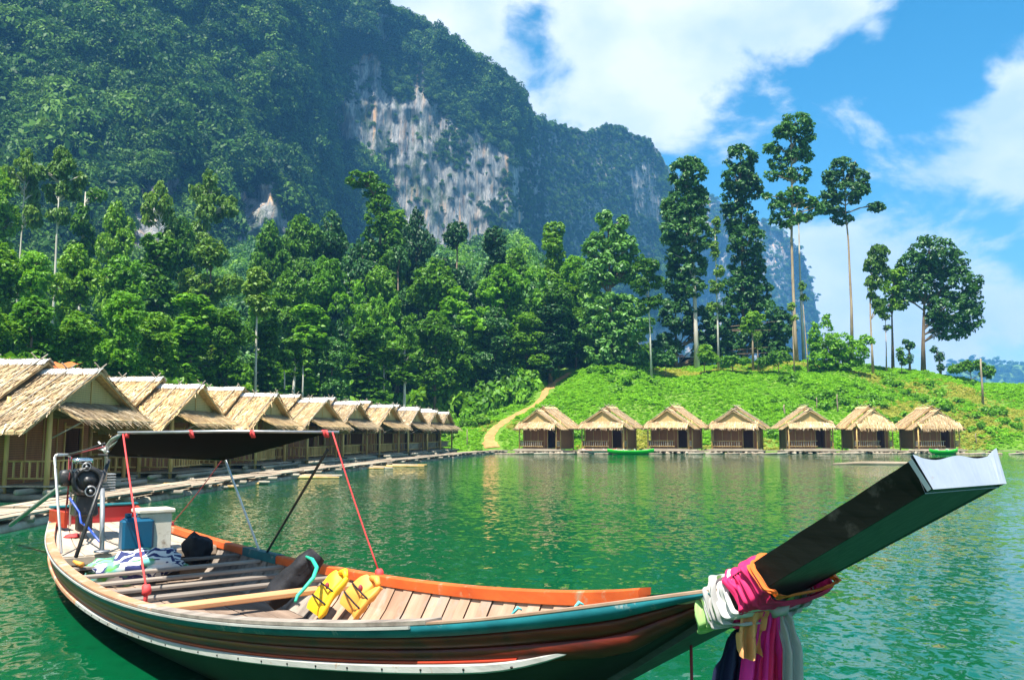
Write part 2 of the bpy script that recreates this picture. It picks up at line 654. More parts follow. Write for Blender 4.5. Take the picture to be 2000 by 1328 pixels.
def mountain_points(px, py):
    """world points of the mountain face seen in the direction (px, py)"""
    rp = np.interp(px, [p[0] for p in RIDGE], [p[1] for p in RIDGE])
    low = np.interp(px, [-500, 0, 300, 560, 660, 760, 1000, 1040, 1150, 1300, 1330], [150, 165, 195, 300, 500, 545, 575, 690, 790, 900, 920])
    top = np.interp(px, [-500, 0, 300, 560, 660, 760, 1000, 1040, 1150, 1300, 1330], [400, 410, 430, 500, 580, 600, 640, 740, 840, 950, 970])
    v = np.clip((780 - py) / (780 - rp + 1e-6), 0, 1)
    D = low + (top - low) * v ** .9
    qx, qy = px / 100.0, py / 100.0
    amp = D * .055
    P = np.stack([qx * 1.1, qy * .8, 0 * qx], -1)
    rid = np.abs(fbm(P, 4, 11))
    cl = np.zeros(px.shape)
    for p in CLIFF_POLY:
        cl = np.maximum(cl, in_poly(px, py, p).astype(float))
    near_cl = smooth(640, 700, px) * smooth(60, 130, py)
    D = D + amp * (rid * 1.4 - .4) * (1 - .82 * near_cl)
    # vertical fluting on the limestone
    fl = fbm(np.stack([qx * 9, qy * .5, 0 * qx], -1), 3, 31)
    D = D + fl * (1.2 + 1.6 * cl)
    D = D + 2.0 * cl * smooth(0.2, .6, fbm(np.stack([qx * 2.2, qy * 1.1, 0 * qx + 4], -1), 2, 77))
    d = np.stack([(px - 1000) / F, math.cos(PITCH) - math.sin(PITCH) * (664 - py) / F, math.sin(PITCH) + math.cos(PITCH) * (664 - py) / F], -1)
    t = D / d[..., 1]
    W = d * t[..., None]
    W[..., 2] += EYE
    return W


def clump_proto(name, mat, seed, n_puff, n_leaf, r, zsq, leaf, col):
    rg = np.random.default_rng(seed)
    puffs = []
    for k in range(n_puff):
        a = rg.uniform(0, 6.283)
        rr = r * math.sqrt(rg.uniform(0, 1)) * .75
        puffs.append((math.cos(a) * rr, math.sin(a) * rr, r * zsq * rg.uniform(.1, 1.0) * (1.15 - .6 * rr / r), r * rg.uniform(.33, .5)))
    V, Q = puff_leaves(puffs, n_leaf, leaf, rg)
    me = np_mesh(name, V, Q, mat)
    o = bpy.data.objects.new(name, me)
    col.objects.link(o)
    return o


def puff_leaves(puffs, n_leaf, size, rg, up=.55, jit=.55, droop=0.0, zmin=-.55, squash=.8):
    """kite-shaped leaf faces spread over the shells of many small puffs"""
    pf = np.array([p[:4] for p in puffs], float)
    w = pf[:, 3] ** 2
    w = w / w.sum()
    idx = rg.choice(len(pf), n_leaf, p=w)
    d = rg.normal(size=(n_leaf, 3))
    d /= np.linalg.norm(d, axis=1, keepdims=True)
    lowm = d[:, 2] < zmin
    d[lowm, 2] *= -1
    rad = pf[idx, 3] * (0.58 + .55 * rg.random(n_leaf) ** .8)
    c = pf[idx, :3] + d * rad[:, None] * np.array([1, 1, squash])
    nrm = d + np.array([0, 0, up]) + rg.normal(size=(n_leaf, 3)) * jit
    nrm /= np.linalg.norm(nrm, axis=1, keepdims=True)
    t = np.cross(nrm, rg.normal(size=(n_leaf, 3)))
    t /= np.linalg.norm(t, axis=1, keepdims=True) + 1e-9
    t[:, 2] -= droop
    b = np.cross(nrm, t)
    s = size * rg.uniform(.45, 1.5, n_leaf)[:, None]
    fold = nrm * s * .12
    V = np.stack([c - t * s * .62, c + b * s * .34 + fold, c + t * s * .62, c - b * s * .34 + fold], 1).reshape(-1, 3)
    Q = np.arange(n_leaf * 4).reshape(-1, 4)
    return V, Q


def scatter(name, pts, scl, protos_col, seed, parent=None, tilt=.12):
    rg = np.random.default_rng(seed)
    me = bpy.data.meshes.new(name)
    n = len(pts)
    me.vertices.add(n)
    me.vertices.foreach_set('co', np.ascontiguousarray(pts, np.float32).ravel())
    a = me.attributes.new('sc', 'FLOAT_VECTOR', 'POINT')
    a.data.foreach_set('vector', np.ascontiguousarray(scl, np.float32).ravel())
    rot = np.stack([rg.normal(size=n) * tilt, rg.normal(size=n) * tilt, rg.uniform(0, 6.283, n)], -1)
    a = me.attributes.new('ro', 'FLOAT_VECTOR', 'POINT')
    a.data.foreach_set('vector', np.ascontiguousarray(rot, np.float32).ravel())
    a = me.attributes.new('ix', 'INT', 'POINT')
    a.data.foreach_set('value', rg.integers(0, 1000, n).astype(np.int32))
    o = link(name, me, parent)
    ng = bpy.data.node_groups.new(name + '_nodes', 'GeometryNodeTree')
    ng.interface.new_socket('Geometry', in_out='INPUT', socket_type='NodeSocketGeometry')
    ng.interface.new_socket('Geometry', in_out='OUTPUT', socket_type='NodeSocketGeometry')
    gi, go = ng.nodes.new('NodeGroupInput'), ng.nodes.new('NodeGroupOutput')
    iop = ng.nodes.new('GeometryNodeInstanceOnPoints')
    ci = ng.nodes.new('GeometryNodeCollectionInfo')
    ci.inputs[0].default_value = protos_col
    ci.inputs[1].default_value = True
    ci.inputs[2].default_value = True
    ng.links.new(gi.outputs[0], iop.inputs['Points'])
    ng.links.new(ci.outputs[0], iop.inputs['Instance'])
    iop.inputs['Pick Instance'].default_value = True
    for nm, ty, sock in (('ix', 'INT', 'Instance Index'), ('ro', 'FLOAT_VECTOR', 'Rotation'), ('sc', 'FLOAT_VECTOR', 'Scale')):
        at = ng.nodes.new('GeometryNodeInputNamedAttribute')
        at.data_type = ty
        at.inputs[0].default_value = nm
        src = [s for s in at.outputs if s.enabled and s.name == 'Attribute'][0]
        ng.links.new(src, iop.inputs[sock])
    ng.links.new(iop.outputs[0], go.inputs[0])
    md = o.modifiers.new('scatter', 'NODES')
    md.node_group = ng
    return o


def build_mountains():
    # the main karst wall
    pxs = np.concatenate([np.linspace(-500, 560, 130, False), np.linspace(560, 1332, 300)])
    vs = np.linspace(0, 1, 190)
    PX, VV = np.meshgrid(pxs, vs)
    rp = np.interp(PX, [p[0] for p in RIDGE], [p[1] for p in RIDGE])
    rp = rp + 3.0 * vnoise(np.stack([PX / 14, 0 * PX, 0 * PX], -1), 5)
    PY = 800 + (rp - 800) * VV
    W = mountain_points(PX, PY)
    back = W[-1].copy()
    back2 = back.copy()
    back2[:, 1] += 30
    back2[:, 0] += back2[:, 0] * .06
    back3 = back2.copy()
    back3[:, 1] += 160
    back3[:, 2] = -5
    W = np.concatenate([W, back2[None], back3[None]], 0)
    nr, nc = W.shape[:2]
    i = np.arange(nr - 1)[:, None] * nc + np.arange(nc - 1)[None]
    Q = np.stack([i, i + 1, i + nc + 1, i + nc], -1).reshape(-1, 4)
    tag(link('mountain', np_mesh('mountain', W.reshape(-1, 3), Q, 'limestone', True)), 'forested limestone mountain with a tall streaked cliff', kind='structure')
    # its trees
    col = bpy.data.collections.new('mountain_tree_kinds')
    for k in range(7):
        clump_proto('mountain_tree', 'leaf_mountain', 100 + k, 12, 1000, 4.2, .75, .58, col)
    rg = np.random.default_rng(8)
    n = 75000
    px = rg.uniform(-420, 1318, n)
    rp = np.interp(px, [p[0] for p in RIDGE], [p[1] for p in RIDGE])
    py = rp + (790 - rp) * rg.uniform(0, 1, n)
    W = mountain_points(px, py)
    D = W[:, 1]
    keep = rg.random(n) < np.clip((D / 560.0) ** 2, .12, 1)
    jx = px + 16 * vnoise(np.stack([px / 30, py / 30, 0 * px], -1), 2)
    jy = py + 16 * vnoise(np.stack([px / 30, py / 30, 0 * px + 9], -1), 2)
    cl = np.zeros(n, bool)
    for p in CLIFF_POLY:
        cl |= in_poly(jx, jy, p) | in_poly(jx, jy - 20, p) | (in_poly(jx, jy - 45, p) & (px < 600))
    sp = np.zeros(n, bool)
    for p in SPARSE_POLY:
        sp |= in_poly(jx, jy, p)
    gap = fbm(np.stack([px / 45, py / 60, 0 * px], -1), 3, 44)
    keep &= ~(cl & (rg.random(n) > np.where(gap > .55, .45, .035)))
    keep &= ~(sp & ~cl & (rg.random(n) > np.where(gap > -.2, 1.0, .8)))
    keep &= (py < 640)
    px, py, W, sp, cl = px[keep], py[keep], W[keep], sp[keep], cl[keep]
    s = 1.15 * np.exp(rg.normal(size=len(W)) * .33) * np.where(cl, .42, np.where(sp, .62, 1.0)) * np.where(px > 1020, .8, 1.0) * np.interp(px, [0, 600, 1000], [1.0, 1.0, .85])
    S = np.stack([s, s, s * rg.uniform(.8, 1.5, len(W))], -1)
    W[:, 2] -= 1.2 * s
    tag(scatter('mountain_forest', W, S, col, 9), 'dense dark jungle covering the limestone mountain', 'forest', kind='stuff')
    # the farther spur seen between the tall trees
    RD = [(1290, 330), (1340, 352), (1400, 392), (1460, 425), (1505, 440), (1535, 455), (1562, 490), (1580, 535), (1590, 575), (1598, 625), (1603, 700), (1606, 800)]
    pxs = np.linspace(1280, 1606, 90)
    PX, VV = np.meshgrid(pxs, np.linspace(0, 1, 70))
    rp = np.interp(PX, [p[0] for p in RD], [p[1] for p in RD]) + 2 * vnoise(np.stack([PX / 9, 0 * PX, 0 * PX], -1), 6)
    PY = 800 + (rp - 800) * VV
    D = 1500 + 80 * VV + 50 * fbm(np.stack([PX / 40, PY / 90, 0 * PX], -1), 4, 12)
    d = np.stack([(PX - 1000) / F, math.cos(PITCH) - math.sin(PITCH) * (664 - PY) / F, math.sin(PITCH) + math.cos(PITCH) * (664 - PY) / F], -1)
    W = d * (D / d[..., 1])[..., None]
    W[..., 2] += EYE
    b2 = W[-1].copy()
    b2[:, 1] += 200
    b2[:, 2] = -5
    full = np.concatenate([W, b2[None]], 0)
    nr, nc = full.shape[:2]
    i = np.arange(nr - 1)[:, None] * nc + np.arange(nc - 1)[None]
    Q = np.stack([i, i + 1, i + nc + 1, i + nc], -1).reshape(-1, 4)
    tag(link('mountain', np_mesh('mountain_spur', full.reshape(-1, 3), Q, 'limestone', True)), 'far blue mountain spur behind the tall trees', kind='structure')
    idx = rg.integers(0, W.shape[0] * nc, 3500)
    pts = W.reshape(-1, 3)[idx] + rg.normal(size=(3500, 3)) * 3
    s = rg.uniform(.8, 1.8, 3500)
    tag(scatter('mountain_forest', pts, np.stack([s, s, s], -1), col, 10), 'jungle on the far mountain spur', 'forest', kind='stuff')
    # low wooded shore far away behind the knoll
    rows, n2 = [], 70
    pxs = np.linspace(1860, 2500, n2)
    top = 712 + 6 * vnoise(np.stack([pxs / 30, 0 * pxs, 0 * pxs], -1), 8) - 10 * smooth(1950, 2100, pxs)
    for v in np.linspace(0, 1, 14):
        P = [at_depth(a, 846 + (t - 846) * v, 2000 + 260 * v) for a, t in zip(pxs, top)]
        rows.append(P)
    mb = MB()
    mb.smooth = True
    mb.grid(rows)
    rows2 = [rows[-1], [(p[0], p[1] + 300, -5) for p in rows[-1]]]
    mb.grid(rows2)
    tag(mb.build('hill', 'soil'), 'low wooded hill on the far shore', kind='structure')
    A = np.array([tuple(p) for r in rows for p in r])
    idx = rg.integers(0, len(A), 2600)
    pts = A[idx] + rg.normal(size=(2600, 3)) * np.array([8, 8, 4])
    s = rg.uniform(1.4, 2.6, 2600)
    tag(scatter('hill_forest', pts, np.stack([s, s, s], -1), col, 12), 'far blue wood along the distant shore', 'forest', kind='stuff')


build_mountains()

# ------------------------------------------------------------------ trees
def split_puffs(ells, rg, dens=1.0, frac=.36):
    """crown lobes -> many smaller leaf puffs lying on and in each lobe"""
    out = []
    for (x, y, z, rx, ry, rz) in ells:
        rm = min(rx, ry, rz)
        pr = max(rm * frac * .66, .32)
        n = int(dens * 2.6 * (rx * ry + rx * rz + ry * rz) / 3 / (pr * pr)) + 5
        for k in range(n):
            d = rg.normal(size=3)
            d /= np.linalg.norm(d)
            rr = .95 - .35 * rg.random() ** 2
            out.append((x + d[0] * (rx - pr * .6) * rr, y + d[1] * (ry - pr * .6) * rr, z + d[2] * (rz - pr * .6) * rr, pr * rg.uniform(.7, 1.25)))
    return out


def tree_mesh(ells, trunk, r0, leaf_mat, bark, n_leaf, leaf, seed, dens=1.0, frac=.36, droop=0., branches=True, r1=None):
    rg = np.random.default_rng(seed)
    puffs = split_puffs(ells, rg, dens, frac)
    V, Q = puff_leaves(puffs, n_leaf, leaf, rg, droop=droop)
    crown = np_mesh('crown', V, Q, leaf_mat)
    tb = MB()
    n = len(trunk)
    tb.tube(trunk, [r0 * (1.35 if i == 0 else 1) * (1 - (1 - (r1 or .35)) * i / (n - 1)) for i in range(n)], 8)
    if branches:
        top = Vector(trunk[-1])
        for (x, y, z, rx, ry, rz) in ells:
            c = Vector((x, y, z))
            zs = min(max(z - rz * 1.0, trunk[0][2] + .2), top.z)
            # point of the trunk at that height
            st = Vector(trunk[0])
            for a, b in zip(trunk[:-1], trunk[1:]):
                if a[2] <= zs <= b[2]:
                    st = Vector(a).lerp(Vector(b), (zs - a[2]) / (b[2] - a[2] + 1e-6))
            if zs >= top.z:
                st = top
            for k in range(3):
                e = c + Vector((rg.uniform(-.6, .6) * rx, rg.uniform(-.6, .6) * ry, rg.uniform(-.2, .6) * rz))
                m = st.lerp(e, .5) + Vector((0, 0, .06 * (e - st).length))
                tb.tube([st, m, e], [r0 * .38, r0 * .24, r0 * .08], 5)
    return crown, tb.mesh('trunk', bark)


def make_tree(name, loc, crown, trunk, label, group=None, cat='tree', scale=(1, 1, 1), rz=0.0):
    t = empty(name, loc, rz)
    t.scale = scale
    link('trunk', trunk, t)
    link('crown', crown, t)
    tag(t, label, cat, group)
    return t


def px_tree(name, px, Y, trunk_px, lobes, label, leaf_mat, bark, n_leaf, leaf, seed, r0=.25, dens=1.0, frac=.36, sink=.3, droop=0., name_group=None, branches=True, r1=None):
    """a tree whose trunk and crown lobes are read off the photograph and given depth round its own trunk"""
    d0 = pix_dir(px, 700)
    x0 = d0.x / d0.y * Y
    z0 = gz(x0, Y) - sink
    rg = np.random.default_rng(seed + 1)
    trunk = [(0, 0, 0)]
    for (a, b) in trunk_px:
        p = at_depth(a, b, Y)
        if p.z - z0 > trunk[-1][2] + .3:
            trunk.append((p.x - x0, 0, p.z - z0))
    ells = []
    for (a, b, rx, ry) in lobes:
        p = at_depth(a, b, Y)
        m = Y / F
        ry3 = (rx * .9) * m
        ells.append((p.x - x0, rg.uniform(-.35, .35) * rx * m, p.z - z0, rx * m, max(ry3, .6), ry * m))
    crown, tk = tree_mesh(ells, trunk, r0, leaf_mat, bark, int(n_leaf * 1.75), leaf * .74, seed, dens, frac, droop, branches, r1)
    return make_tree(name, (x0, Y, z0), crown, tk, label, name_group)


def build_knoll_trees():
    g = 'tall trees on the grassy knoll'
    px_tree('tall_tree', 1361, 122, [(1359, 640), (1356, 560), (1352, 470), (1345, 380), (1342, 320)],
            [(1340, 345, 40, 38), (1352, 325, 22, 18), (1335, 400, 46, 45), (1365, 400, 26, 40), (1325, 455, 40, 36), (1362, 460, 34, 40), (1325, 500, 28, 22), (1345, 520, 42, 36), (1352, 562, 34, 24), (1318, 420, 28, 25)],
            'tall dark columnar tree with a stout bare white trunk on the knoll', 'leaf_dark', 'bark_pale', 9000, .62, 501, .34, 1.0, .34, name_group=g)
    px_tree('tall_tree', 1450, 126, [(1452, 640), (1450, 540), (1448, 430), (1446, 320)],
            [(1448, 312, 36, 32), (1440, 355, 40, 34), (1462, 370, 34, 34), (1430, 395, 26, 28), (1448, 425, 40, 40), (1455, 475, 42, 40), (1462, 520, 40, 36), (1450, 560, 44, 40), (1478, 570, 38, 44), (1448, 610, 46, 44), (1490, 625, 40, 44), (1460, 660, 52, 36), (1500, 670, 34, 34)],
            'tall vine-clad tree, leafy down to the ground, on the knoll', 'leaf_glossy', 'bark_brown', 13000, .6, 502, .3, 1.0, .32, name_group=g)
    px_tree('tall_tree', 1556, 120, [(1553, 650), (1549, 560), (1546, 470), (1547, 380), (1545, 300), (1546, 250)],
            [(1552, 248, 36, 26), (1530, 262, 26, 18), (1572, 268, 24, 24), (1510, 290, 22, 14), (1560, 300, 32, 24), (1525, 315, 24, 18), (1565, 340, 24, 22), (1540, 340, 20, 16), (1508, 342, 16, 14), (1575, 305, 18, 18), (1540, 385, 28, 14), (1555, 375, 24, 12), (1520, 408, 22, 22), (1550, 425, 26, 22), (1538, 440, 18, 10), (1572, 392, 28, 14), (1592, 405, 22, 22), (1498, 385, 10, 10), (1515, 430, 14, 12)],
            'tallest tree on the knoll, with open tufted crown high above bare trunk', 'leaf_glossy', 'bark_tan', 6500, .5, 503, .26, .9, .42, name_group=g)
    px_tree('tall_tree', 1570, 128, [(1566, 620), (1562, 520), (1560, 440), (1556, 400)],
            [(1562, 395, 18, 12), (1575, 425, 14, 10)],
            'slim pale bare trunk close beside the tallest tree on the knoll', 'leaf_olive', 'bark_pale', 500, .5, 504, .2, .9, .42, name_group=g)
    px_tree('tall_tree', 1664, 124, [(1663, 600), (1660, 540), (1657, 470), (1652, 420), (1650, 370)],
            [(1648, 330, 30, 24), (1625, 350, 24, 22), (1672, 350, 26, 24), (1650, 375, 40, 20), (1618, 385, 20, 18), (1685, 370, 16, 16), (1650, 425, 24, 18), (1608, 408, 16, 18), (1632, 405, 18, 16), (1668, 392, 14, 10), (1712, 406, 21, 12)],
            'slender tree with a dark rounded crown and one tufted side branch', 'leaf_dark', 'bark_tan', 5200, .48, 505, .22, .9, .4, name_group=g)
    px_tree('tall_tree', 1704, 118, [(1703, 680), (1700, 620), (1699, 560), (1705, 510)],
            [(1715, 500, 22, 22), (1700, 520, 16, 16), (1722, 535, 18, 26), (1705, 560, 14, 34), (1715, 600, 13, 26)],
            'thin reddish trunked tree hung with trailing vines beside the round tree', 'leaf_olive', 'bark_tan', 2400, .42, 506, .17, .9, .42, droop=.8, name_group=g)
    px_tree('tall_tree', 1743, 121, [(1743, 660), (1742, 620), (1744, 560)],
            [(1745, 560, 24, 26), (1735, 595, 18, 20), (1758, 590, 16, 20), (1752, 535, 16, 14)],
            'small dark trunked tree standing just left of the round tree', 'leaf_forest', 'bark_brown', 2200, .42, 507, .2, .9, .42, name_group=g)
    px_tree('round_tree', 1802, 121, [(1803, 670), (1804, 630), (1806, 580), (1815, 520)],
            [(1815, 495, 50, 36), (1790, 520, 38, 32), (1850, 515, 46, 36), (1775, 560, 30, 34), (1815, 560, 50, 36), (1870, 560, 44, 44), (1895, 590, 24, 40), (1850, 605, 54, 34), (1890, 625, 28, 30), (1860, 645, 42, 24), (1830, 625, 26, 20), (1765, 585, 18, 22)],
            'broad round-crowned dark tree at the end of the knoll', 'leaf_dark', 'bark_brown', 12000, .5, 508, .3, 1.0, .3, name_group=g)
    px_tree('ivy_stump', 1776, 119, [(1776, 690), (1777, 672)], [(1777, 678, 9, 12), (1776, 700, 8, 14), (1768, 668, 6, 6)],
            'ivy-covered stump between two dark trunks on the knoll', 'leaf_dark', 'bark_brown', 700, .3, 509, .15, .9, .5)
    px_tree('ivy_stump', 1836, 119, [(1834, 700), (1828, 684)], [(1828, 684, 9, 8), (1835, 700, 9, 14), (1838, 718, 9, 10)],
            'leaning ivy-covered stump just right of the round tree trunk', 'leaf_dark', 'bark_brown', 700, .3, 510, .15, .9, .5)
    px_tree('slim_tree', 1272, 112, [(1270, 660), (1267, 590), (1265, 530)],
            [(1262, 520, 26, 24), (1275, 550, 24, 20), (1250, 560, 20, 22), (1278, 590, 18, 18), (1255, 600, 18, 20)],
            'slim pale trunked young tree in front of the knoll trees', 'leaf_forest', 'bark_pale', 2600, .42, 511, .13, .9, .42)
    px_tree('slim_tree', 1403, 116, [(1402, 640), (1400, 580), (1398, 500), (1396, 430)],
            [(1398, 560, 18, 16), (1404, 530, 12, 14), (1392, 600, 16, 14), (1396, 490, 9, 22), (1398, 440, 8, 20)],
            'slim white trunk between the two dark columnar trees', 'leaf_olive', 'bark_pale', 1500, .4, 512, .14, .9, .45)
    px_tree('slim_tree', 1470, 116, [(1470, 665), (1469, 640)], [(1472, 625, 24, 18), (1462, 640, 16, 14)],
            'short brown trunk at the foot of the vine-clad tree', 'leaf_forest', 'bark_tan', 900, .42, 513, .16, .9, .45)
    px_tree('broad_tree', 1195, 118, [(1194, 660), (1192, 590), (1190, 510), (1188, 440)],
            [(1180, 428, 18, 18), (1217, 436, 14, 16), (1190, 460, 38, 28), (1165, 490, 30, 34), (1215, 485, 36, 36), (1190, 525, 52, 40), (1245, 530, 36, 34), (1160, 540, 30, 40), (1195, 600, 60, 36), (1170, 640, 50, 40), (1225, 640, 56, 40), (1180, 690, 44, 36), (1230, 690, 34, 26)],
            'big leafy tree with pointed twin top left of the tall trunks', 'leaf_glossy', 'bark_brown', 15000, .6, 514, .3, 1.0, .32)
    px_tree('broad_tree', 1320, 124, [(1320, 660), (1320, 640)],
            [(1320, 620, 40, 40), (1370, 640, 36, 44), (1400, 650, 30, 36), (1300, 680, 34, 30), (1420, 690, 34, 30), (1375, 690, 28, 26), (1320, 560, 26, 30), (1530, 640, 26, 36), (1520, 690, 30, 30)],
            'dark leafy thicket tree behind the white trunks', 'leaf_dark', 'bark_brown', 9000, .6, 515, .25, .9, .36)
    # thin leafless or wispy trunks
    for i, (px, Y, tr, lab) in enumerate([
            (1551, 112, [(1550, 690), (1548, 640), (1546, 600)], 'thin leaning pole-like trunk in the pale green thicket'),
            (1578, 112, [(1576, 690), (1572, 640), (1566, 560)], 'thin mottled trunk beside the pale green thicket'),
            (1481, 115, [(1480, 690), (1479, 655)], 'thin pale trunk beside the short brown trunk'),
            (1730, 120, [(1731, 680), (1729, 620)], 'thin grey trunk between the vine-hung tree and the small dark tree')]):
        px_tree('slim_tree', px, Y, tr, [(tr[-1][0], tr[-1][1], 9, 10), (tr[-1][0] + 4, tr[-1][1] + 22, 8, 8)], lab, 'leaf_olive', 'bark_tan', 260, .35, 520 + i, .1, .9, .5)
    # bushes
    for i, (px, Y, lobes, lab, mt, n) in enumerate([
            (1640, 112, [(1610, 680, 30, 26), (1640, 675, 30, 28), (1665, 690, 32, 26), (1600, 705, 30, 22), (1645, 710, 44, 20), (1590, 660, 14, 34), (1615, 640, 12, 30), (1690, 672, 18, 20)], 'pale green feathery thicket at the foot of the slender tree', 'leaf_bright', 6000),
            (1895, 118, [(1880, 718, 22, 12), (1905, 714, 22, 14), (1925, 728, 18, 14), (1862, 724, 14, 8)], 'dark low bush right of the round tree', 'leaf_forest', 1800),
            (1375, 113, [(1378, 690, 18, 20), (1390, 700, 16, 14)], 'round bush beside the stout white trunk', 'leaf_forest', 900),
            (1300, 114, [(1300, 700, 22, 16), (1285, 690, 14, 14)], 'leafy bush left of the small white shelter', 'leaf_glossy', 900),
            (1520, 113, [(1520, 700, 26, 16), (1495, 706, 20, 10)], 'low bush in front of the vine-clad tree', 'leaf_forest', 900),
            (1430, 113, [(1425, 704, 24, 10), (1450, 706, 20, 9)], 'low bush between the white trunk and short brown trunk', 'leaf_bright', 800),
            (1760, 117, [(1757, 690, 9, 14), (1764, 705, 12, 10)], 'small leafy sapling right of the small dark tree', 'leaf_forest', 400)]):
        px_tree('bush', px, Y, [(px, lobes[0][1])], lobes, lab, mt, 'bark_brown', n, .38, 540 + i, .06, 1.0, .42)


build_knoll_trees()


def proto_ells(kind, rg):
    """crown lobes of a forest tree 20 m tall"""
    E = []
    if kind == 'broad':
        for k in range(20):
            a, r = rg.uniform(0, 6.28), rg.uniform(0, 3.6)
            z = rg.uniform(4.5, 18)
            w = 1.0 - .55 * max(0, (z - 13) / 7)
            E.append((math.cos(a) * r * w, math.sin(a) * r * w, z, rg.uniform(1.5, 2.5), rg.uniform(1.5, 2.5), rg.uniform(1.2, 1.9)))
        E.append((0, 0, 18.2, 1.8, 1.8, 1.7))
        T = [(0, 0, 0), (.2, 0, 6), (.1, .1, 12), (0, 0, 17)]
    elif kind == 'column':
        for k in range(14):
            z = 4 + 15 * k / 13
            a, r = rg.uniform(0, 6.28), rg.uniform(.2, 1.6) * (1 - .5 * (z - 5) / 15)
            E.append((math.cos(a) * r, math.sin(a) * r, z, rg.uniform(1.4, 2.3) * (1.15 - .4 * k / 13), rg.uniform(1.4, 2.3), rg.uniform(1.1, 1.7)))
        T = [(0, 0, 0), (.1, 0, 8), (0, .1, 14), (0, 0, 18)]
    elif kind == 'umbrella':
        for k in range(15):
            a, r = rg.uniform(0, 6.28), rg.uniform(.6, 3.9)
            z = rg.uniform(13.2, 18.6) - r * .25
            E.append((math.cos(a) * r, math.sin(a) * r, z, rg.uniform(1.0, 1.9), rg.uniform(1.0, 1.9), rg.uniform(.55, .95)))
        E.append((0, 0, 18.9, 1.4, 1.4, 1.0))
        T = [(0, 0, 0), (.15, 0, 7), (0, .1, 13), (.1, 0, 17.5)]
    elif kind == 'plume':
        T = [(0, 0, 0), (0, 0, 4), (0, 0, 8)]
        for k in range(11):
            a = rg.uniform(0, 6.28)
            ln = rg.uniform(2.0, 4.6)
            top = rg.uniform(11, 19)
            for q in range(6):
                t = q / 5
                E.append((math.cos(a) * ln * t ** 1.3, math.sin(a) * ln * t ** 1.3, 5 + (top - 5) * math.sin(t * 2.1) / .93 * .95, .9 - .25 * t, .9 - .25 * t, 1.0 - .3 * t))
    elif kind == 'lollipop':
        for k in range(9):
            a, r = rg.uniform(0, 6.28), rg.uniform(.1, 2.0)
            z = rg.uniform(11, 18.4)
            E.append((math.cos(a) * r, math.sin(a) * r, z, rg.uniform(1.0, 1.7), rg.uniform(1.0, 1.7), rg.uniform(.8, 1.3)))
        T = [(0, 0, 0), (.1, 0, 7), (0, .1, 13), (0, 0, 18)]
    return E, T


ORD = ['first', 'second', 'third', 'fourth', 'fifth', 'sixth', 'seventh', 'eighth', 'ninth', 'tenth', 'eleventh', 'twelfth', 'thirteenth', 'fourteenth', 'fifteenth', 'sixteenth', 'seventeenth', 'eighteenth', 'nineteenth', 'twentieth', 'twenty-first', 'twenty-second', 'twenty-third', 'twenty-fourth', 'twenty-fifth', 'twenty-sixth', 'twenty-seventh', 'twenty-eighth', 'twenty-ninth', 'thirtieth']
PROTO = {}


def proto(kind, mat, v):
    key = (kind, mat, v)
    if key not in PROTO:
        rg = np.random.default_rng(sum(map(ord, kind)) * 31 + sum(map(ord, mat)) * 7 + v)
        E, T = proto_ells(kind, rg)
        bark = {'umbrella': 'bark_pale', 'lollipop': 'bark_pale'}.get(kind, 'bark_brown')
        nl = {'broad': 17000, 'column': 13000, 'umbrella': 8500, 'plume': 9000, 'lollipop': 5000}[kind]
        PROTO[key] = tree_mesh(E, T, .26 if kind != 'plume' else .1, 'leaf_' + mat, bark, nl, .40 if kind != 'plume' else .36, int(rg.integers(1, 9999)), 1.0, .36 if kind != 'plume' else .6, droop=.5 if kind == 'plume' else 0., branches=kind != 'plume')
    return PROTO[key]


KWORD = {'broad': 'spreading tree', 'column': 'narrow leafy tree', 'umbrella': 'flat-topped pale-trunked tree', 'plume': 'arching bamboo clump', 'lollipop': 'slim pale-trunked tree'}
MWORD = {'forest': 'mid green', 'dark': 'dark green', 'bright': 'bright green', 'olive': 'olive green', 'glossy': 'deep green glossy'}


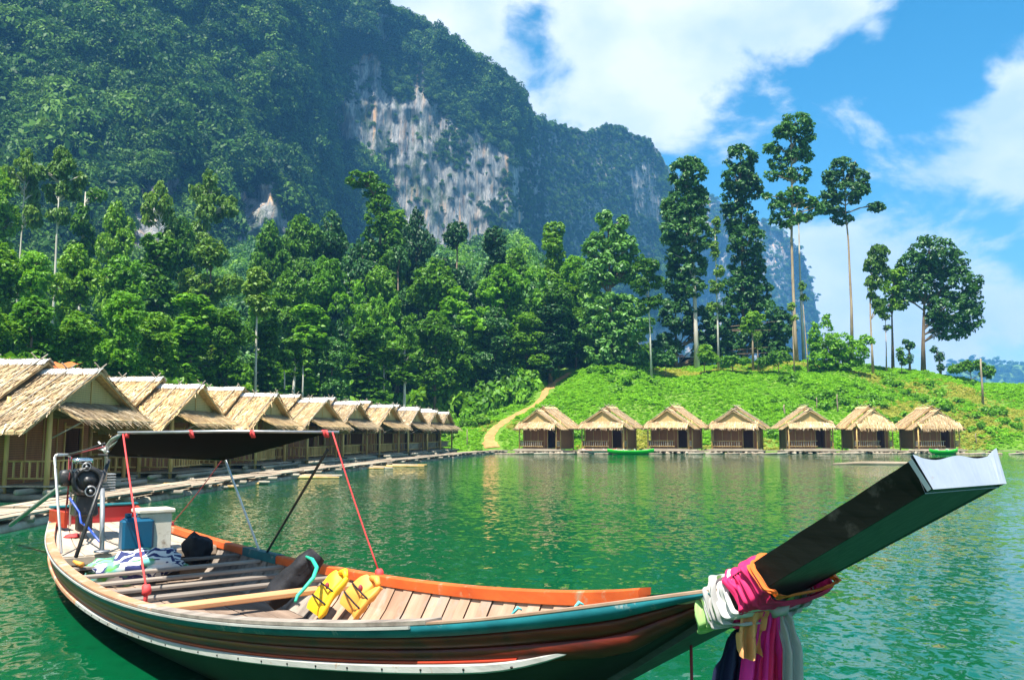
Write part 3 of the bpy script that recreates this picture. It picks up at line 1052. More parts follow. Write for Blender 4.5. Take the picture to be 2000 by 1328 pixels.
def build_forest():
    # (px, top py, depth, width px, kind, leaf colour)
    ranks = {
        'skyline': [(-30, 330, 104, 120, 'broad', 'forest'), (28, 296, 112, 86, 'umbrella', 'olive'), (98, 292, 110, 112, 'umbrella', 'olive'), (150, 345, 118, 70, 'lollipop', 'forest'),
                    (215, 395, 112, 90, 'broad', 'forest'), (300, 360, 116, 90, 'umbrella', 'olive'), (398, 338, 124, 110, 'umbrella', 'olive'), (345, 425, 118, 100, 'broad', 'forest'),
                    (520, 432, 128, 100, 'broad', 'forest'), (580, 420, 132, 110, 'broad', 'forest'), (640, 414, 136, 110, 'broad', 'dark'), (812, 408, 134, 88, 'broad', 'dark'),
                    (765, 425, 140, 90, 'column', 'forest'), (892, 434, 134, 120, 'broad', 'dark'), (968, 456, 132, 64, 'column', 'dark'), (1010, 485, 130, 90, 'broad', 'forest'), (1082, 444, 128, 66, 'column', 'forest'), (1120, 500, 126, 90, 'broad', 'bright')],
        'middle': [(-20, 470, 78, 150, 'broad', 'forest'), (55, 492, 80, 130, 'broad', 'bright'), (140, 478, 84, 120, 'broad', 'forest'), (225, 500, 88, 120, 'broad', 'bright'), (305, 470, 94, 100, 'column', 'forest'),
                   (405, 468, 98, 150, 'broad', 'olive'), (505, 516, 92, 74, 'lollipop', 'bright'), (560, 530, 104, 110, 'broad', 'forest'), (625, 505, 108, 110, 'broad', 'bright'), (690, 545, 108, 110, 'plume', 'bright'), (740, 520, 116, 110, 'broad', 'forest'), (755, 575, 110, 90, 'plume', 'bright'),
                   (700, 470, 124, 120, 'broad', 'dark'), (775, 480, 122, 110, 'broad', 'dark'), (850, 505, 118, 130, 'broad', 'forest'), (930, 560, 112, 160, 'plume', 'bright'), (985, 520, 118, 120, 'broad', 'bright'), (1045, 525, 118, 100, 'plume', 'bright'), (1090, 545, 116, 90, 'broad', 'forest')],
        'front': [(-30, 590, 62, 140, 'broad', 'forest'), (60, 580, 64, 150, 'broad', 'bright'), (150, 610, 66, 140, 'broad', 'forest'), (235, 570, 70, 130, 'broad', 'bright'), (300, 610, 74, 120, 'broad', 'forest'), (370, 580, 78, 120, 'column', 'bright'), (440, 600, 80, 120, 'broad', 'forest'),
                  (525, 630, 84, 80, 'column', 'forest'), (600, 600, 92, 110, 'column', 'bright'), (650, 660, 92, 90, 'broad', 'glossy'), (575, 655, 88, 80, 'lollipop', 'forest'), (720, 640, 98, 100, 'column', 'forest'), (780, 600, 102, 100, 'plume', 'forest'), (790, 665, 100, 80, 'lollipop', 'forest'), (850, 610, 106, 110, 'broad', 'forest'), (905, 640, 108, 100, 'plume', 'forest'),
                  (965, 600, 110, 100, 'broad', 'dark'), (1030, 610, 114, 100, 'broad', 'forest'), (1075, 600, 114, 80, 'column', 'dark'), (1125, 600, 120, 90, 'broad', 'forest'), (1100, 560, 124, 90, 'column', 'forest')],
    }
    rg = np.random.default_rng(77)
    for rank, lst in ranks.items():
        lst = sorted(lst)
        for i, (px, top, Y, w, kind, mat) in enumerate(lst):
            crown, trunk = proto(kind, mat, i % 2)
            d = pix_dir(px, 700)
            x = d.x / d.y * Y
            z0 = gz(x, Y) - .3
            h = at_depth(px, top, Y).z - z0
            wm = w * Y / F
            base_w = {'broad': 9.5, 'column': 5.5, 'umbrella': 9.5, 'plume': 8.5, 'lollipop': 5.6}[kind]
            s = wm / base_w
            lab = '%s %s, %s from the left in the %s rank of the forest' % (MWORD[mat], KWORD[kind], ORD[i], rank)
            nm = {'plume': 'bamboo_clump', 'umbrella': 'pale_trunk_tree', 'lollipop': 'slim_tree', 'column': 'narrow_tree', 'broad': 'forest_tree'}[kind]
            make_tree(nm, (x, Y, z0), crown, trunk, lab, 'forest trees behind the huts', 'bamboo' if kind == 'plume' else 'tree', (s, s, h / 19.6), rg.uniform(0, 6.28))
    # the tall tree with the nodding top
    px_tree('nodding_tree', 745, 128, [(742, 620), (740, 560), (742, 480), (745, 420), (735, 385), (720, 365)],
            [(700, 352, 28, 20), (720, 350, 24, 18), (735, 372, 28, 22), (742, 400, 30, 24), (738, 435, 28, 26), (745, 470, 44, 34), (720, 500, 40, 34), (765, 510, 40, 34), (745, 545, 50, 34), (720, 570, 50, 30)],
            'tall tree with a bent nodding top rising above the forest', 'leaf_forest', 'bark_brown', 10000, .55, 601, .3, 1.0, .34)
    px_tree('slim_tree', 500, 82, [(500, 700), (501, 640), (503, 590), (504, 545)], [(504, 540, 22, 18), (512, 560, 24, 16), (492, 565, 20, 16), (505, 590, 28, 16), (515, 610, 20, 12)],
            'slim yellow-green tree with long white trunk behind the third hut', 'leaf_olive', 'bark_pale', 2600, .36, 602, .13, 1.0, .45)
    for i, (px, Y, tr, lab) in enumerate([(592, 88, [(592, 740), (591, 700)], 'thin pale trunk in shade behind the fourth hut'), (556, 86, [(556, 740), (554, 705)], 'thin grey trunk in shade behind the third hut'), (750, 100, [(750, 740), (750, 705)], 'thin white trunk in shade behind the sixth hut')]):
        px_tree('slim_tree', px, Y, tr, [(tr[-1][0], tr[-1][1] - 8, 20, 14), (tr[-1][0] + 8, tr[-1][1] + 8, 14, 10)], lab, 'leaf_forest', 'bark_pale', 900, .36, 610 + i, .11, 1.0, .45)


build_forest()


def build_undergrowth():
    rg = np.random.default_rng(21)
    # shrubs under and before the wood
    col = bpy.data.collections.new('shrub_kinds')
    for k in range(4):
        clump_proto('shrub', 'leaf_forest', 200 + k, 9, 420, 1.3, .8, .36, col)
    for k in range(3):
        clump_proto('shrub', 'leaf_bright', 220 + k, 9, 420, 1.2, .7, .34, col)
    n = 9000
    x = rg.uniform(-95, 26, n)
    y = rg.uniform(20, 175, n)
    xs = -7.5 - (92 - y) * .2
    sd = np.maximum(y - 92, (xs - x))
    px = 1000 + F * x / y
    ok = (sd > 2.5) & (px > -250) & (px < 1290)
    # the open slope right of the path stays grass
    pathx = np.interp(y, [p.y for p in PATH[::-1]], [p.x for p in PATH[::-1]])
    ok &= (x < pathx - 2.8) | (y > 123)
    ok &= ~((sd < 12) & (x > -9) & (rg.random(n) > .35))
    x, y, sd = x[ok], y[ok], sd[ok]
    z = ground(x, y)
    s = rg.uniform(.5, 1.25, len(x)) * np.where(sd > 14, 1.7, .85)
    tag(scatter('undergrowth', np.stack([x, y, z - .2], -1), np.stack([s, s, s * rg.uniform(.8, 1.6, len(x))], -1), col, 22), 'thick green undergrowth along the foot of the forest', 'undergrowth', kind='stuff')
    # the wood climbing the slope behind
    col5 = bpy.data.collections.new('back_wood_kinds')
    for k in range(4):
        clump_proto('wood_tree', 'leaf_forest' if k % 2 else 'leaf_dark', 240 + k, 16, 1500, 4.0, 1.5, .55, col5)
    n = 4200
    x = rg.uniform(-190, 34, n)
    y = rg.uniform(118, 330, n)
    sd = np.maximum(y - 92, (-7.5 - (92 - y) * .2 - x))
    ok = (1000 + F * x / y > -350) & (1000 + F * x / y < 1330) & (x < 10 + (y - 118) * .1) & (sd > 34)
    x, y = x[ok], y[ok]
    s = rg.uniform(.7, 1.3, len(x))
    tag(scatter('back_wood', np.stack([x, y, ground(x, y) - .5], -1), np.stack([s, s, s * rg.uniform(.9, 1.5, len(x))], -1), col5, 26), 'dense wood climbing the slope behind the forest edge', 'wood', kind='stuff')
    # leafy grass on the knoll
    col2 = bpy.data.collections.new('grass_kinds')
    for k in range(4):
        clump_proto('grass_tuft', 'leaf_grass', 300 + k, 6, 230, .42, .5, .11, col2)
    n = 105000
    x = rg.uniform(-14, 100, n)
    y = rg.uniform(90.5, 146, n)
    z = ground(x, y)
    px = 1000 + F * x / y
    pathx = np.interp(y, [p.y for p in PATH[::-1]], [p.x for p in PATH[::-1]])
    dry = fbm(np.stack([x * .09, y * .12, 0 * x], -1), 3, 61)
    isdry = (dry + .55 * smooth(104, 94, y) + .35 * smooth(50, 70, x) + rg.normal(size=n) * .12 > .62)
    ok = (z > .12) & (px < 2150) & (np.abs(x - pathx - .1) > 1.0 + .35 * rg.random(n)) & ~((x > 60) & (y > 138))
    s = rg.uniform(.6, 1.5, n) * (1 + .5 * np.clip(fbm(np.stack([x * .3, y * .3, 0 * x], -1), 2, 90), -.6, 1))
    P = np.stack([x, y, z - .05], -1)
    S = np.stack([s, s, s * rg.uniform(.5, 1.1, n)], -1) * .68
    a = ok & ~isdry
    tag(scatter('grass', P[a], S[a], col2, 23, tilt=.2), 'bright green leafy grass on the knoll', 'grass', kind='stuff')
    col3 = bpy.data.collections.new('dry_grass_kinds')
    for k in range(3):
        clump_proto('dry_tuft', 'leaf_drygrass', 330 + k, 6, 180, .38, .6, .105, col3)
    a = ok & isdry
    tag(scatter('dry_grass', P[a], S[a] * .9, col3, 24, tilt=.2), 'yellowing grass patches low on the knoll', 'grass', kind='stuff')
    # darker herbs and little bushes among the grass
    col4 = bpy.data.collections.new('herb_kinds')
    for k in range(4):
        clump_proto('herb', 'leaf_bright', 350 + k, 7, 300, .7, .7, .2, col4)
    n = 1500
    x = rg.uniform(2, 95, n)
    y = rg.uniform(94, 130, n)
    m = fbm(np.stack([x * .14, y * .14, 0 * x + 3], -1), 3, 71)
    z = ground(x, y)
    pathx = np.interp(y, [p.y for p in PATH[::-1]], [p.x for p in PATH[::-1]])
    ok = (m > .45) & (z > .3) & (x > pathx + 1.2)
    s = rg.uniform(.5, 1.5, n)
    tag(scatter('herbs', np.stack([x, y, z], -1)[ok], np.stack([s, s, s], -1)[ok], col4, 25), 'leafy weeds dotted over the grassy knoll', 'weeds', kind='stuff')


build_undergrowth()
# ------------------------------------------------------------------ floating huts
surface('thatch', [(0.25, (0.30, 0.20, 0.09)), (0.5, (0.56, 0.42, 0.22)), (0.75, (0.80, 0.66, 0.42))], 5, (1, 1, 1), rough=0.9, bump=0.3, tint=True)
def straw_mat():
    m, nt, out = new_mat('straw')
    g = nt.nodes.new('ShaderNodeNewGeometry')
    oi = nt.nodes.new('ShaderNodeObjectInfo')
    c = ramp(nt, g.outputs['Random Per Island'], [(0.0, (0.18, 0.11, 0.055)), (0.28, (0.44, 0.32, 0.17)), (0.62, (0.70, 0.56, 0.34)), (1.0, (0.90, 0.82, 0.66))])
    wn = noise_tex(nt, coords(nt), 1.1, 4)
    c = mixc(nt, ramp(nt, wn, [(.42, (0, 0, 0)), (.68, (.75, .75, .75))]), c, (0.30, 0.22, 0.14))
    c = mixc(nt, 1.0, c, oi.outputs['Color'], 'MULTIPLY')
    p = nt.nodes.new('ShaderNodeBsdfPrincipled')
    nt.links.new(c, p.inputs['Base Color'])
    p.inputs['Roughness'].default_value = 0.8
    p.inputs['Specular IOR Level'].default_value = 0.25
    nt.links.new(p.outputs[0], out.inputs[0])


straw_mat()


def weave_mat(name, a, b, tint=False):
    m, nt, out = new_mat(name)
    v = coords(nt)
    w = nt.nodes.new('ShaderNodeTexWave')
    w.wave_type, w.bands_direction = 'BANDS', 'Z'
    w.inputs['Scale'].default_value = 4.5
    w.inputs['Distortion'].default_value = 1.5
    nt.links.new(v, w.inputs[0])
    n = noise_tex(nt, coords(nt, (6, 6, .7)), 2.5, 6)
    f = mth(nt, 'ADD', mth(nt, 'MULTIPLY', w.outputs[1], .35), mth(nt, 'MULTIPLY', n, .65))
    c = ramp(nt, f, [(.28, a), (.7, b)])
    oi = nt.nodes.new('ShaderNodeObjectInfo')
    c = mixc(nt, 1.0, c, oi.outputs['Color'], 'MULTIPLY')
    p = nt.nodes.new('ShaderNodeBsdfPrincipled')
    nt.links.new(c, p.inputs['Base Color'])
    p.inputs['Roughness'].default_value = .7
    bp = nt.nodes.new('ShaderNodeBump')
    bp.inputs['Strength'].default_value = .5
    bp.inputs['Distance'].default_value = .01
    nt.links.new(f, bp.inputs['Height'])
    nt.links.new(bp.outputs[0], p.inputs['Normal'])
    nt.links.new(p.outputs[0], out.inputs[0])


weave_mat('bamboo_weave', (0.20, 0.070, 0.022), (0.38, 0.155, 0.05))
weave_mat('gable_weave', (0.36, 0.23, 0.08), (0.62, 0.44, 0.18))
surface('bamboo_pole', [(0.3, (0.42, 0.24, 0.07)), (0.7, (0.70, 0.47, 0.18))], 2.5, (1, 1, .25), rough=0.5, bump=.1, vary=.2)
surface('grey_bamboo', [(0.3, (0.20, 0.165, 0.12)), (0.7, (0.48, 0.41, 0.31))], 2.5, (.3, 1, 1), rough=0.8, bump=.2, vary=.25)
surface('deck_wood', [(0.3, (0.20, 0.15, 0.10)), (0.7, (0.46, 0.37, 0.27))], 2.0, (.3, 3, 1), rough=0.85, bump=.25, vary=.25)
surface('weathered_stake', [(0.3, (0.16, 0.12, 0.08)), (0.7, (0.42, 0.34, 0.25))], 4, (1, 1, .2), rough=.9, bump=.3)
surface('ridge_sheet', [(0.3, (0.42, 0.42, 0.40)), (0.7, (0.72, 0.72, 0.70))], 2.0, rough=0.6, bump=.1)
surface('dark_cloth', [(0.3, (0.006, 0.006, 0.007)), (0.7, (0.016, 0.016, 0.018))], 8, rough=0.7, bump=.3)
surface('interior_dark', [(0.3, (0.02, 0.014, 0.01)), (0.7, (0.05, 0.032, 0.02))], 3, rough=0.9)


def slope_straw(mb, rg, y0, y1, xr, zr, xe, ze, rows, wid=.045, lift=.03, fringe=.30, ln=.55):
    """straw laid in courses down one roof slope from the ridge (xr,zr) to the eave (xe,ze), between y0 and y1"""
    dx, dz = xe - xr, ze - zr
    L = math.hypot(dx, dz)
    tx, tz = dx / L, dz / L
    nx, nz = -tz * (1 if dx > 0 else -1), abs(tx)
    if nz < 0:
        nx, nz = -nx, -nz
    nx = abs(nx) * (1 if dx > 0 else -1)
    for r in range(rows):
        base = (r + .0) / rows * L - .05
        n = int((y1 - y0) / wid)
        for k in range(n):
            y = y0 + (y1 - y0) * (k + rg.random()) / n
            a = base + rg.uniform(-.12, .08)
            l = ln * rg.uniform(.7, 1.25)
            yaw = rg.gauss(0, .16)
            h0 = .02 + .015 * rg.random()
            h1 = lift + .055 * rg.random()
            b = a + l * math.cos(yaw)
            over = b - L
            drop = 0
            if over > 0:
                cap = fringe * rg.uniform(.35, 1.0)
                if over > cap:
                    b = L + cap
                drop = (b - L) * .55
            w = wid * rg.uniform(.5, 1.0)
            yb = y + l * math.sin(yaw)
            pa = (xr + tx * a + nx * h0, zr + tz * a + nz * h0)
            pb = (xr + tx * b + nx * h1 - tx * drop * .4, zr + tz * b + nz * h1 - drop)
            mb.add([(pa[0], y - w / 2, pa[1]), (pa[0], y + w / 2, pa[1]), (pb[0], yb + w * .3, pb[1]), (pb[0], yb - w * .3, pb[1])], [(0, 1, 2, 3)])


def roof_slab(y0, y1, half, ze, zr, th=.09):
    mb = MB()
    for s in (-1, 1):
        a = [(0, zr), (s * half, ze), (s * half, ze - th), (0, zr - th)]
        v = [(x, y, z) for y in (y0, y1) for x, z in a]
        mb.add(v, [(0, 1, 5, 4), (1, 2, 6, 5), (2, 3, 7, 6), (3, 0, 4, 7), (3, 2, 1, 0), (4, 5, 6, 7)])
    return mb


HUT_MESH = {}


def hut_meshes(seed, HS=3.0, ZE=2.2):
    """the shared thatch of one look of hut; gable faces -Y, water at z = 0"""
    if (seed, HS) in HUT_MESH:
        return HUT_MESH[(seed, HS)]
    rg = random.Random(seed)
    D = {}
    D['front_slab'] = roof_slab(-.3, 1.75, HS, ZE, 3.9).mesh('front_roof', 'thatch')
    D['rear_slab'] = roof_slab(1.45, 5.4, HS + .2, ZE + .1, 4.22).mesh('rear_roof', 'thatch')
    mb = MB()
    for s in (-1, 1):
        slope_straw(mb, rg, -.36, 1.75, 0, 3.92, s * HS, ZE + .02, round(HS * 3))
    D['front_straw'] = mb.mesh('thatch', 'straw')
    mb = MB()
    for s in (-1, 1):
        slope_straw(mb, rg, 1.4, 5.45, 0, 4.24, s * (HS + .2), ZE + .12, round(HS * 3))
    D['rear_straw'] = mb.mesh('thatch', 'straw')
    mb = MB()
    mb.add([(-2.35, .06, 2.86), (2.35, .06, 2.86), (2.35, -1.0, 2.33), (-2.35, -1.0, 2.33), (-2.35, .06, 2.80), (2.35, .06, 2.80), (2.35, -1.0, 2.27), (-2.35, -1.0, 2.27)], [(3, 2, 1, 0), (4, 5, 6, 7), (0, 1, 5, 4), (1, 2, 6, 5), (2, 3, 7, 6), (3, 0, 4, 7)])
    D['awning_slab'] = mb.mesh('awning', 'thatch')

    def awn(half_top, ztop, ytop, rows):
        mb = MB()
        L = math.hypot(ytop + 1.0, ztop - 2.33)
        ty, tz = (-1.0 - ytop) / L, (2.33 - ztop) / L
        for r in range(rows):
            for k in range(110):
                f = (r / rows)
                half = half_top + (2.4 - half_top) * min(1, f * 1.15 + .0)
                x = rg.uniform(-half, half)
                a = f * L + rg.uniform(-.1, .05)
                l = rg.uniform(.4, .75)
                b = min(a + l, L + .30 * rg.uniform(.3, 1))
                drop = max(0, b - L) * .7
                yaw = rg.gauss(0, .14)
                w = rg.uniform(.02, .05)
                h = .03 + .05 * rg.random()
                A = (ytop + ty * a, ztop + tz * a + .03)
                B = (ytop + ty * b - h * .5, ztop + tz * b + h - drop)
                xb = x + l * math.sin(yaw)
                mb.add([(x - w / 2, A[0], A[1]), (x + w / 2, A[0], A[1]), (xb + w * .3, B[0], B[1]), (xb - w * .3, B[0], B[1])], [(0, 1, 2, 3)])
        return mb.mesh('thatch', 'straw')
    D['awning_straw'] = awn(2.3, 2.88, .06, 4)
    D['hip_straw'] = awn(.15, 3.78, .02, 9)
    HUT_MESH[(seed, HS)] = D
    return D


def make_hut(kind, seed, col, scale=1.0, gable='weave', rails=True):
    h = empty('thatched_hut')
    HS, ZE = (3.9, 1.98) if kind == 'walk' else (3.0, 2.2)
    D = hut_meshes(seed, HS, ZE)
    rg = random.Random(seed * 7 + 1)

    def put(name, me, parent=None, c=None):
        o = link(name, me, parent or h)
        o.color = (c or col) + (1,)
        return o
    fr = put('front_roof', D['front_slab'])
    tag(put('thatch', D['front_straw'], fr), kind='stuff')
    rr = put('rear_roof', D['rear_slab'])
    tag(put('thatch', D['rear_straw'], rr), kind='stuff')
    aw = put('awning', D['awning_slab'])
    tag(put('thatch', D['hip_straw' if gable == 'thatch' else 'awning_straw'], aw), kind='stuff')
    # ridge caps and the bamboo that holds the straw down
    for (y0, y1, z) in ((-.38, 1.72, 3.99), (1.4, 5.5, 4.31)):
        mb = MB()
        n = 12
        for s in (-1, 1):
            rows = []
            for i in range(n + 1):
                y = y0 + (y1 - y0) * i / n
                j = rg.uniform(-.02, .02)
                rows.append([(0, y, z + j), (s * .17, y, z - .07 + j), (s * .34, y, z - .20 + j)])
            mb.grid(rows)
        put('ridge_cap', mb.mesh('ridge_cap', 'ridge_sheet' if kind == 'walk' else 'thatch'))
    for (half, ze, zr, ys) in ((HS, ZE, 3.9, (-.2, .8)), (HS + .2, ZE + .1, 4.22, (1.75, 3.2, 4.6))):
        for y in ys:
            for s in (-1, 1):
                mb = MB()
                yy = y + rg.uniform(-.12, .12)
                e = (s * half * .93, yy + rg.uniform(-.1, .1), ze + .12 + .07 * (zr - ze))
                t = (-s * .28, yy, zr + .11 + .28 * (zr - ze) / half)
                mb.tube([e, t], .022, 5)
                put('roof_pole', mb.mesh('roof_pole', 'grey_bamboo'))
    if gable == 'weave':
        mb = MB()
        b, t = 2.86, 3.74
        hw = HS * (3.88 - b) / (3.9 - ZE) - .12
        mb.add([(-hw, .0, b), (hw, .0, b), (.04, .0, t), (-.04, .0, t), (-hw, .05, b), (hw, .05, b), (.04, .05, t), (-.04, .05, t)], [(0, 1, 2, 3), (7, 6, 5, 4), (0, 4, 5, 1), (1, 5, 6, 2), (3, 7, 4, 0)])
        g = put('gable_panel', mb.mesh('gable_panel', 'gable_weave'), c=(1, 1, 1))
        mb = MB()
        mb.box((0, -.02, 3.26), (.05, .03, .86))
        put('batten', mb.mesh('batten', 'bamboo_pole'), g)
        for s in (-1, 1):
            mb = MB()
            mb.tube([(s * (hw + .16), -.24, b - .06), (s * .02, -.24, t + .08)], .035, 6)
            put('barge_pole', mb.mesh('barge_pole', 'bamboo_pole'))
    hw, yf, yb = 2.2, 1.25, 5.1
    mb = MB()
    dx0, dx1 = (.75, 1.75)
    mb.box(((-hw + dx0) / 2, yf, 1.42), (dx0 + hw, .06, 1.96))
    put('wall', mb.mesh('wall', 'bamboo_weave'), c=(1, 1, 1))
    mb = MB()
    mb.box(((dx1 + hw) / 2, yf, 1.42), (hw - dx1, .06, 1.96))
    put('wall', mb.mesh('wall', 'bamboo_weave'), c=(1, 1, 1))
    mb = MB()
    mb.box(((dx0 + dx1) / 2, yf, 2.28), (dx1 - dx0 - .004, .05, .25))
    put('wall', mb.mesh('wall', 'bamboo_weave'), c=(1, 1, 1))
    for s in (-1, 1):
        mb = MB()
        mb.box((s * hw, (yf + yb) / 2, 1.42), (.06, yb - yf - .07, 1.96))
        put('wall', mb.mesh('wall', 'bamboo_weave'), c=(1, 1, 1))
        # upper side triangles under the front roof
    mb = MB()
    mb.box((0, yb, 1.42), (2 * hw + .05, .06, 1.96))
    put('wall', mb.mesh('wall', 'bamboo_weave'), c=(1, 1, 1))
    for x in (-1.35, -.45, .3):
        mb = MB()
        mb.box((x, yf - .045, 1.42), (.045, .03, 1.95))
        put('wall_batten', mb.mesh('wall_batten', 'bamboo_pole'))
    mb = MB()
    mb.box((dx0 - .03, yf - .02, 1.36), (.06, .1, 1.84)).box((dx1 + .03, yf - .02, 1.36), (.06, .1, 1.84)).box(((dx0 + dx1) / 2, yf - .02, 2.13), (dx1 - dx0, .09, .06))
    dr = put('door_frame', mb.mesh('door_frame', 'bamboo_pole'))
    mb = MB()
    mb.box((dx1 - .06, yf + .48, 1.30), (.04, .85, 1.66))
    put('door', mb.mesh('door', 'bamboo_weave'), dr, (.6, .6, .6))
    for x, y, zt in ((-2.25, -.05, 2.75), (2.25, -.05, 2.75), (-2.28, 1.2, 3.0), (2.28, 1.2, 3.0), (-2.28, 5.15, 3.0), (2.28, 5.15, 3.0)):
        mb = MB()
        r = .075 * rg.uniform(.85, 1.15)
        mb.tube([(x, y, .05), (x + rg.uniform(-.02, .02), y, 1.3), (x, y, zt)], [r, r * .95, r * .9], 9)
        put('post', mb.mesh('post', 'bamboo_pole'))
    for s in (-1, 1):
        mb = MB()
        mb.tube([(s * 2.25, -.06, 1.75), (s * 1.95, -.86, 2.26)], .025, 6)
        put('awning_strut', mb.mesh('awning_strut', 'grey_bamboo'))
    mb = MB()
    mb.tube([(-2.4, -.02, 2.74), (2.4, -.02, 2.74)], .05, 7)
    put('tie_beam', mb.mesh('tie_beam', 'bamboo_pole'))
    mb = MB()
    for i in range(9):
        y = -.42 + .62 * i
        mb.box((0, y + .3, .40 + .004 * (i % 2)), (4.75, .6, .05))
    put('floor', mb.mesh('floor', 'deck_wood'))
    for i in range(9):
        mb = MB()
        x = -2.45 + .61 * i + rg.uniform(-.06, .06)
        r = rg.uniform(.10, .15)
        mb.tube([(x, -.6 + rg.uniform(-.4, .3), .05), (x + rg.uniform(-.1, .1), 2.2, .12), (x, 5.5, .1)], [r, r * .95, r * .85], 8)
        put('raft_log', mb.mesh('raft_log', 'grey_bamboo'))
    for i in range(3):
        mb = MB()
        y = -.55 + .9 * i
        mb.tube([(-2.9 + rg.uniform(-.3, .3), y, .27), (2.8 + rg.uniform(-.3, .3), y + rg.uniform(-.1, .1), .27)], .085, 8)
        put('raft_beam', mb.mesh('raft_beam', 'grey_bamboo'))
    # porch railing
    runs = [((-2.25, 0, 0), (-2.25, 1.2, 0)), ((2.25, 0, 0), (2.25, 1.2, 0)), ((-2.2, -.06, 0), (.7, -.06, 0))]
    if kind == 'walk':
        runs.append(((-2.55, 1.2, 0), (-2.55, 5.1, 0)))
    for a, b in runs:
        a, b = Vector(a), Vector(b)
        mb = MB()
        for z in (.62, 1.12):
            mb.tube([a + Vector((0, 0, z)), b + Vector((0, 0, z))], .032, 6)
        rl = put('railing', mb.mesh('railing', 'bamboo_pole'))
        n = max(3, int((b - a).length / .24))
        if rails:
            for i in range(1, n):
                p = a.lerp(b, i / n)
                mb = MB()
                mb.box((p.x, p.y, .87), (.05, .05, .47))
                put('baluster', mb.mesh('baluster', 'bamboo_pole'), rl)
        else:
            mb = MB()
            for i in range(1, n):
                p = a.lerp(b, i / n)
                mb.box((p.x, p.y, .87), (.06, .06, .47))
            put('balusters', mb.mesh('balusters', 'grey_bamboo'), rl)
    h.scale = (scale,) * 3
    return h


def build_huts():
    G, Y2, Y3 = (.76, .72, .69), (.90, .82, .71), (.98, .88, .74)
    row = [((180, 722), 27.4, G), ((383, 752), 36, Y3), ((530, 769), 44.5, Y3), ((630, 781), 52, Y2), ((694, 786), 58, G), ((760, 792), 65, Y2), ((812, 798), 72, G), ((847, 802), 79, G), ((871, 805), 86, (.72, .69, .66))]
    names = ['nearest hut of the walkway row, largest, grey straw roof, behind the boat canopy', 'second hut along the walkway, golden straw roof with pointed gable', 'third hut along the walkway, golden roof', 'fourth hut along the walkway, golden roof, above the canopy end', 'fifth hut along the walkway, greyer straw roof', 'sixth hut along the walkway, straw coloured roof between greyer ones', 'seventh hut along the walkway, grey roof', 'eighth hut along the walkway, last but one', 'farthest and smallest hut of the walkway row']
    for i, ((px, py), Y, c) in enumerate(row):
        p = at_depth(px, py, Y)
        s = max(.86, min(1.12, p.z / 3.95))
        h = make_hut('walk', 900 + i % 3, c, s, rails=i < 6)
        h.location = (p.x, p.y, 0)
        h.rotation_euler = (0, 0, R(90 - (3 if i < 3 else 10)))
        tag(h, names[i], 'hut', 'floating huts along the walkway')
    Y = 84
    far = [(1050, 34, 'weave'), (1177, 28, 'weave'), (1305, 32, 'weave'), (1434, 24, 'weave'), (1583, 3, 'weave'), (1708, -3, 'thatch'), (1833, -6, 'thatch')]
    n2 = ['first hut from the path in the shore row', 'second hut from the path in the shore row, by the green kayak', 'third hut from the path in the shore row', 'fourth hut from the path in the shore row', 'fifth hut in the shore row, facing the lake with golden gable', 'narrow sixth hut in the shore row, gable wholly thatched', 'last hut of the shore row, thatched front, behind the small green kayak']
    for i, (px, rz, g) in enumerate(far):
        d = pix_dir(px, 846)
        h = make_hut('shore', 900 + (i + 1) % 3, ((1.0, .90, .80), (.92, .84, .76), (1.04, .92, .80), (.88, .80, .72), (1.0, .93, .84), (1.06, .95, .80), (.95, .84, .72))[i], 1.04 if i < 5 else .98, g, rails=False)
        h.scale = (.92 + .03 * (i % 2), .62 + .02 * (i % 3), 1.04 + .012 * (i % 3))
        if i == 5:
            h.scale = (.78, .64, 1.05)
        h.location = (d.x / d.y * Y, Y, 0)
        h.rotation_euler = (0, 0, -R(rz))
        tag(h, n2[i], 'hut', 'floating huts along the far shore')


build_huts()


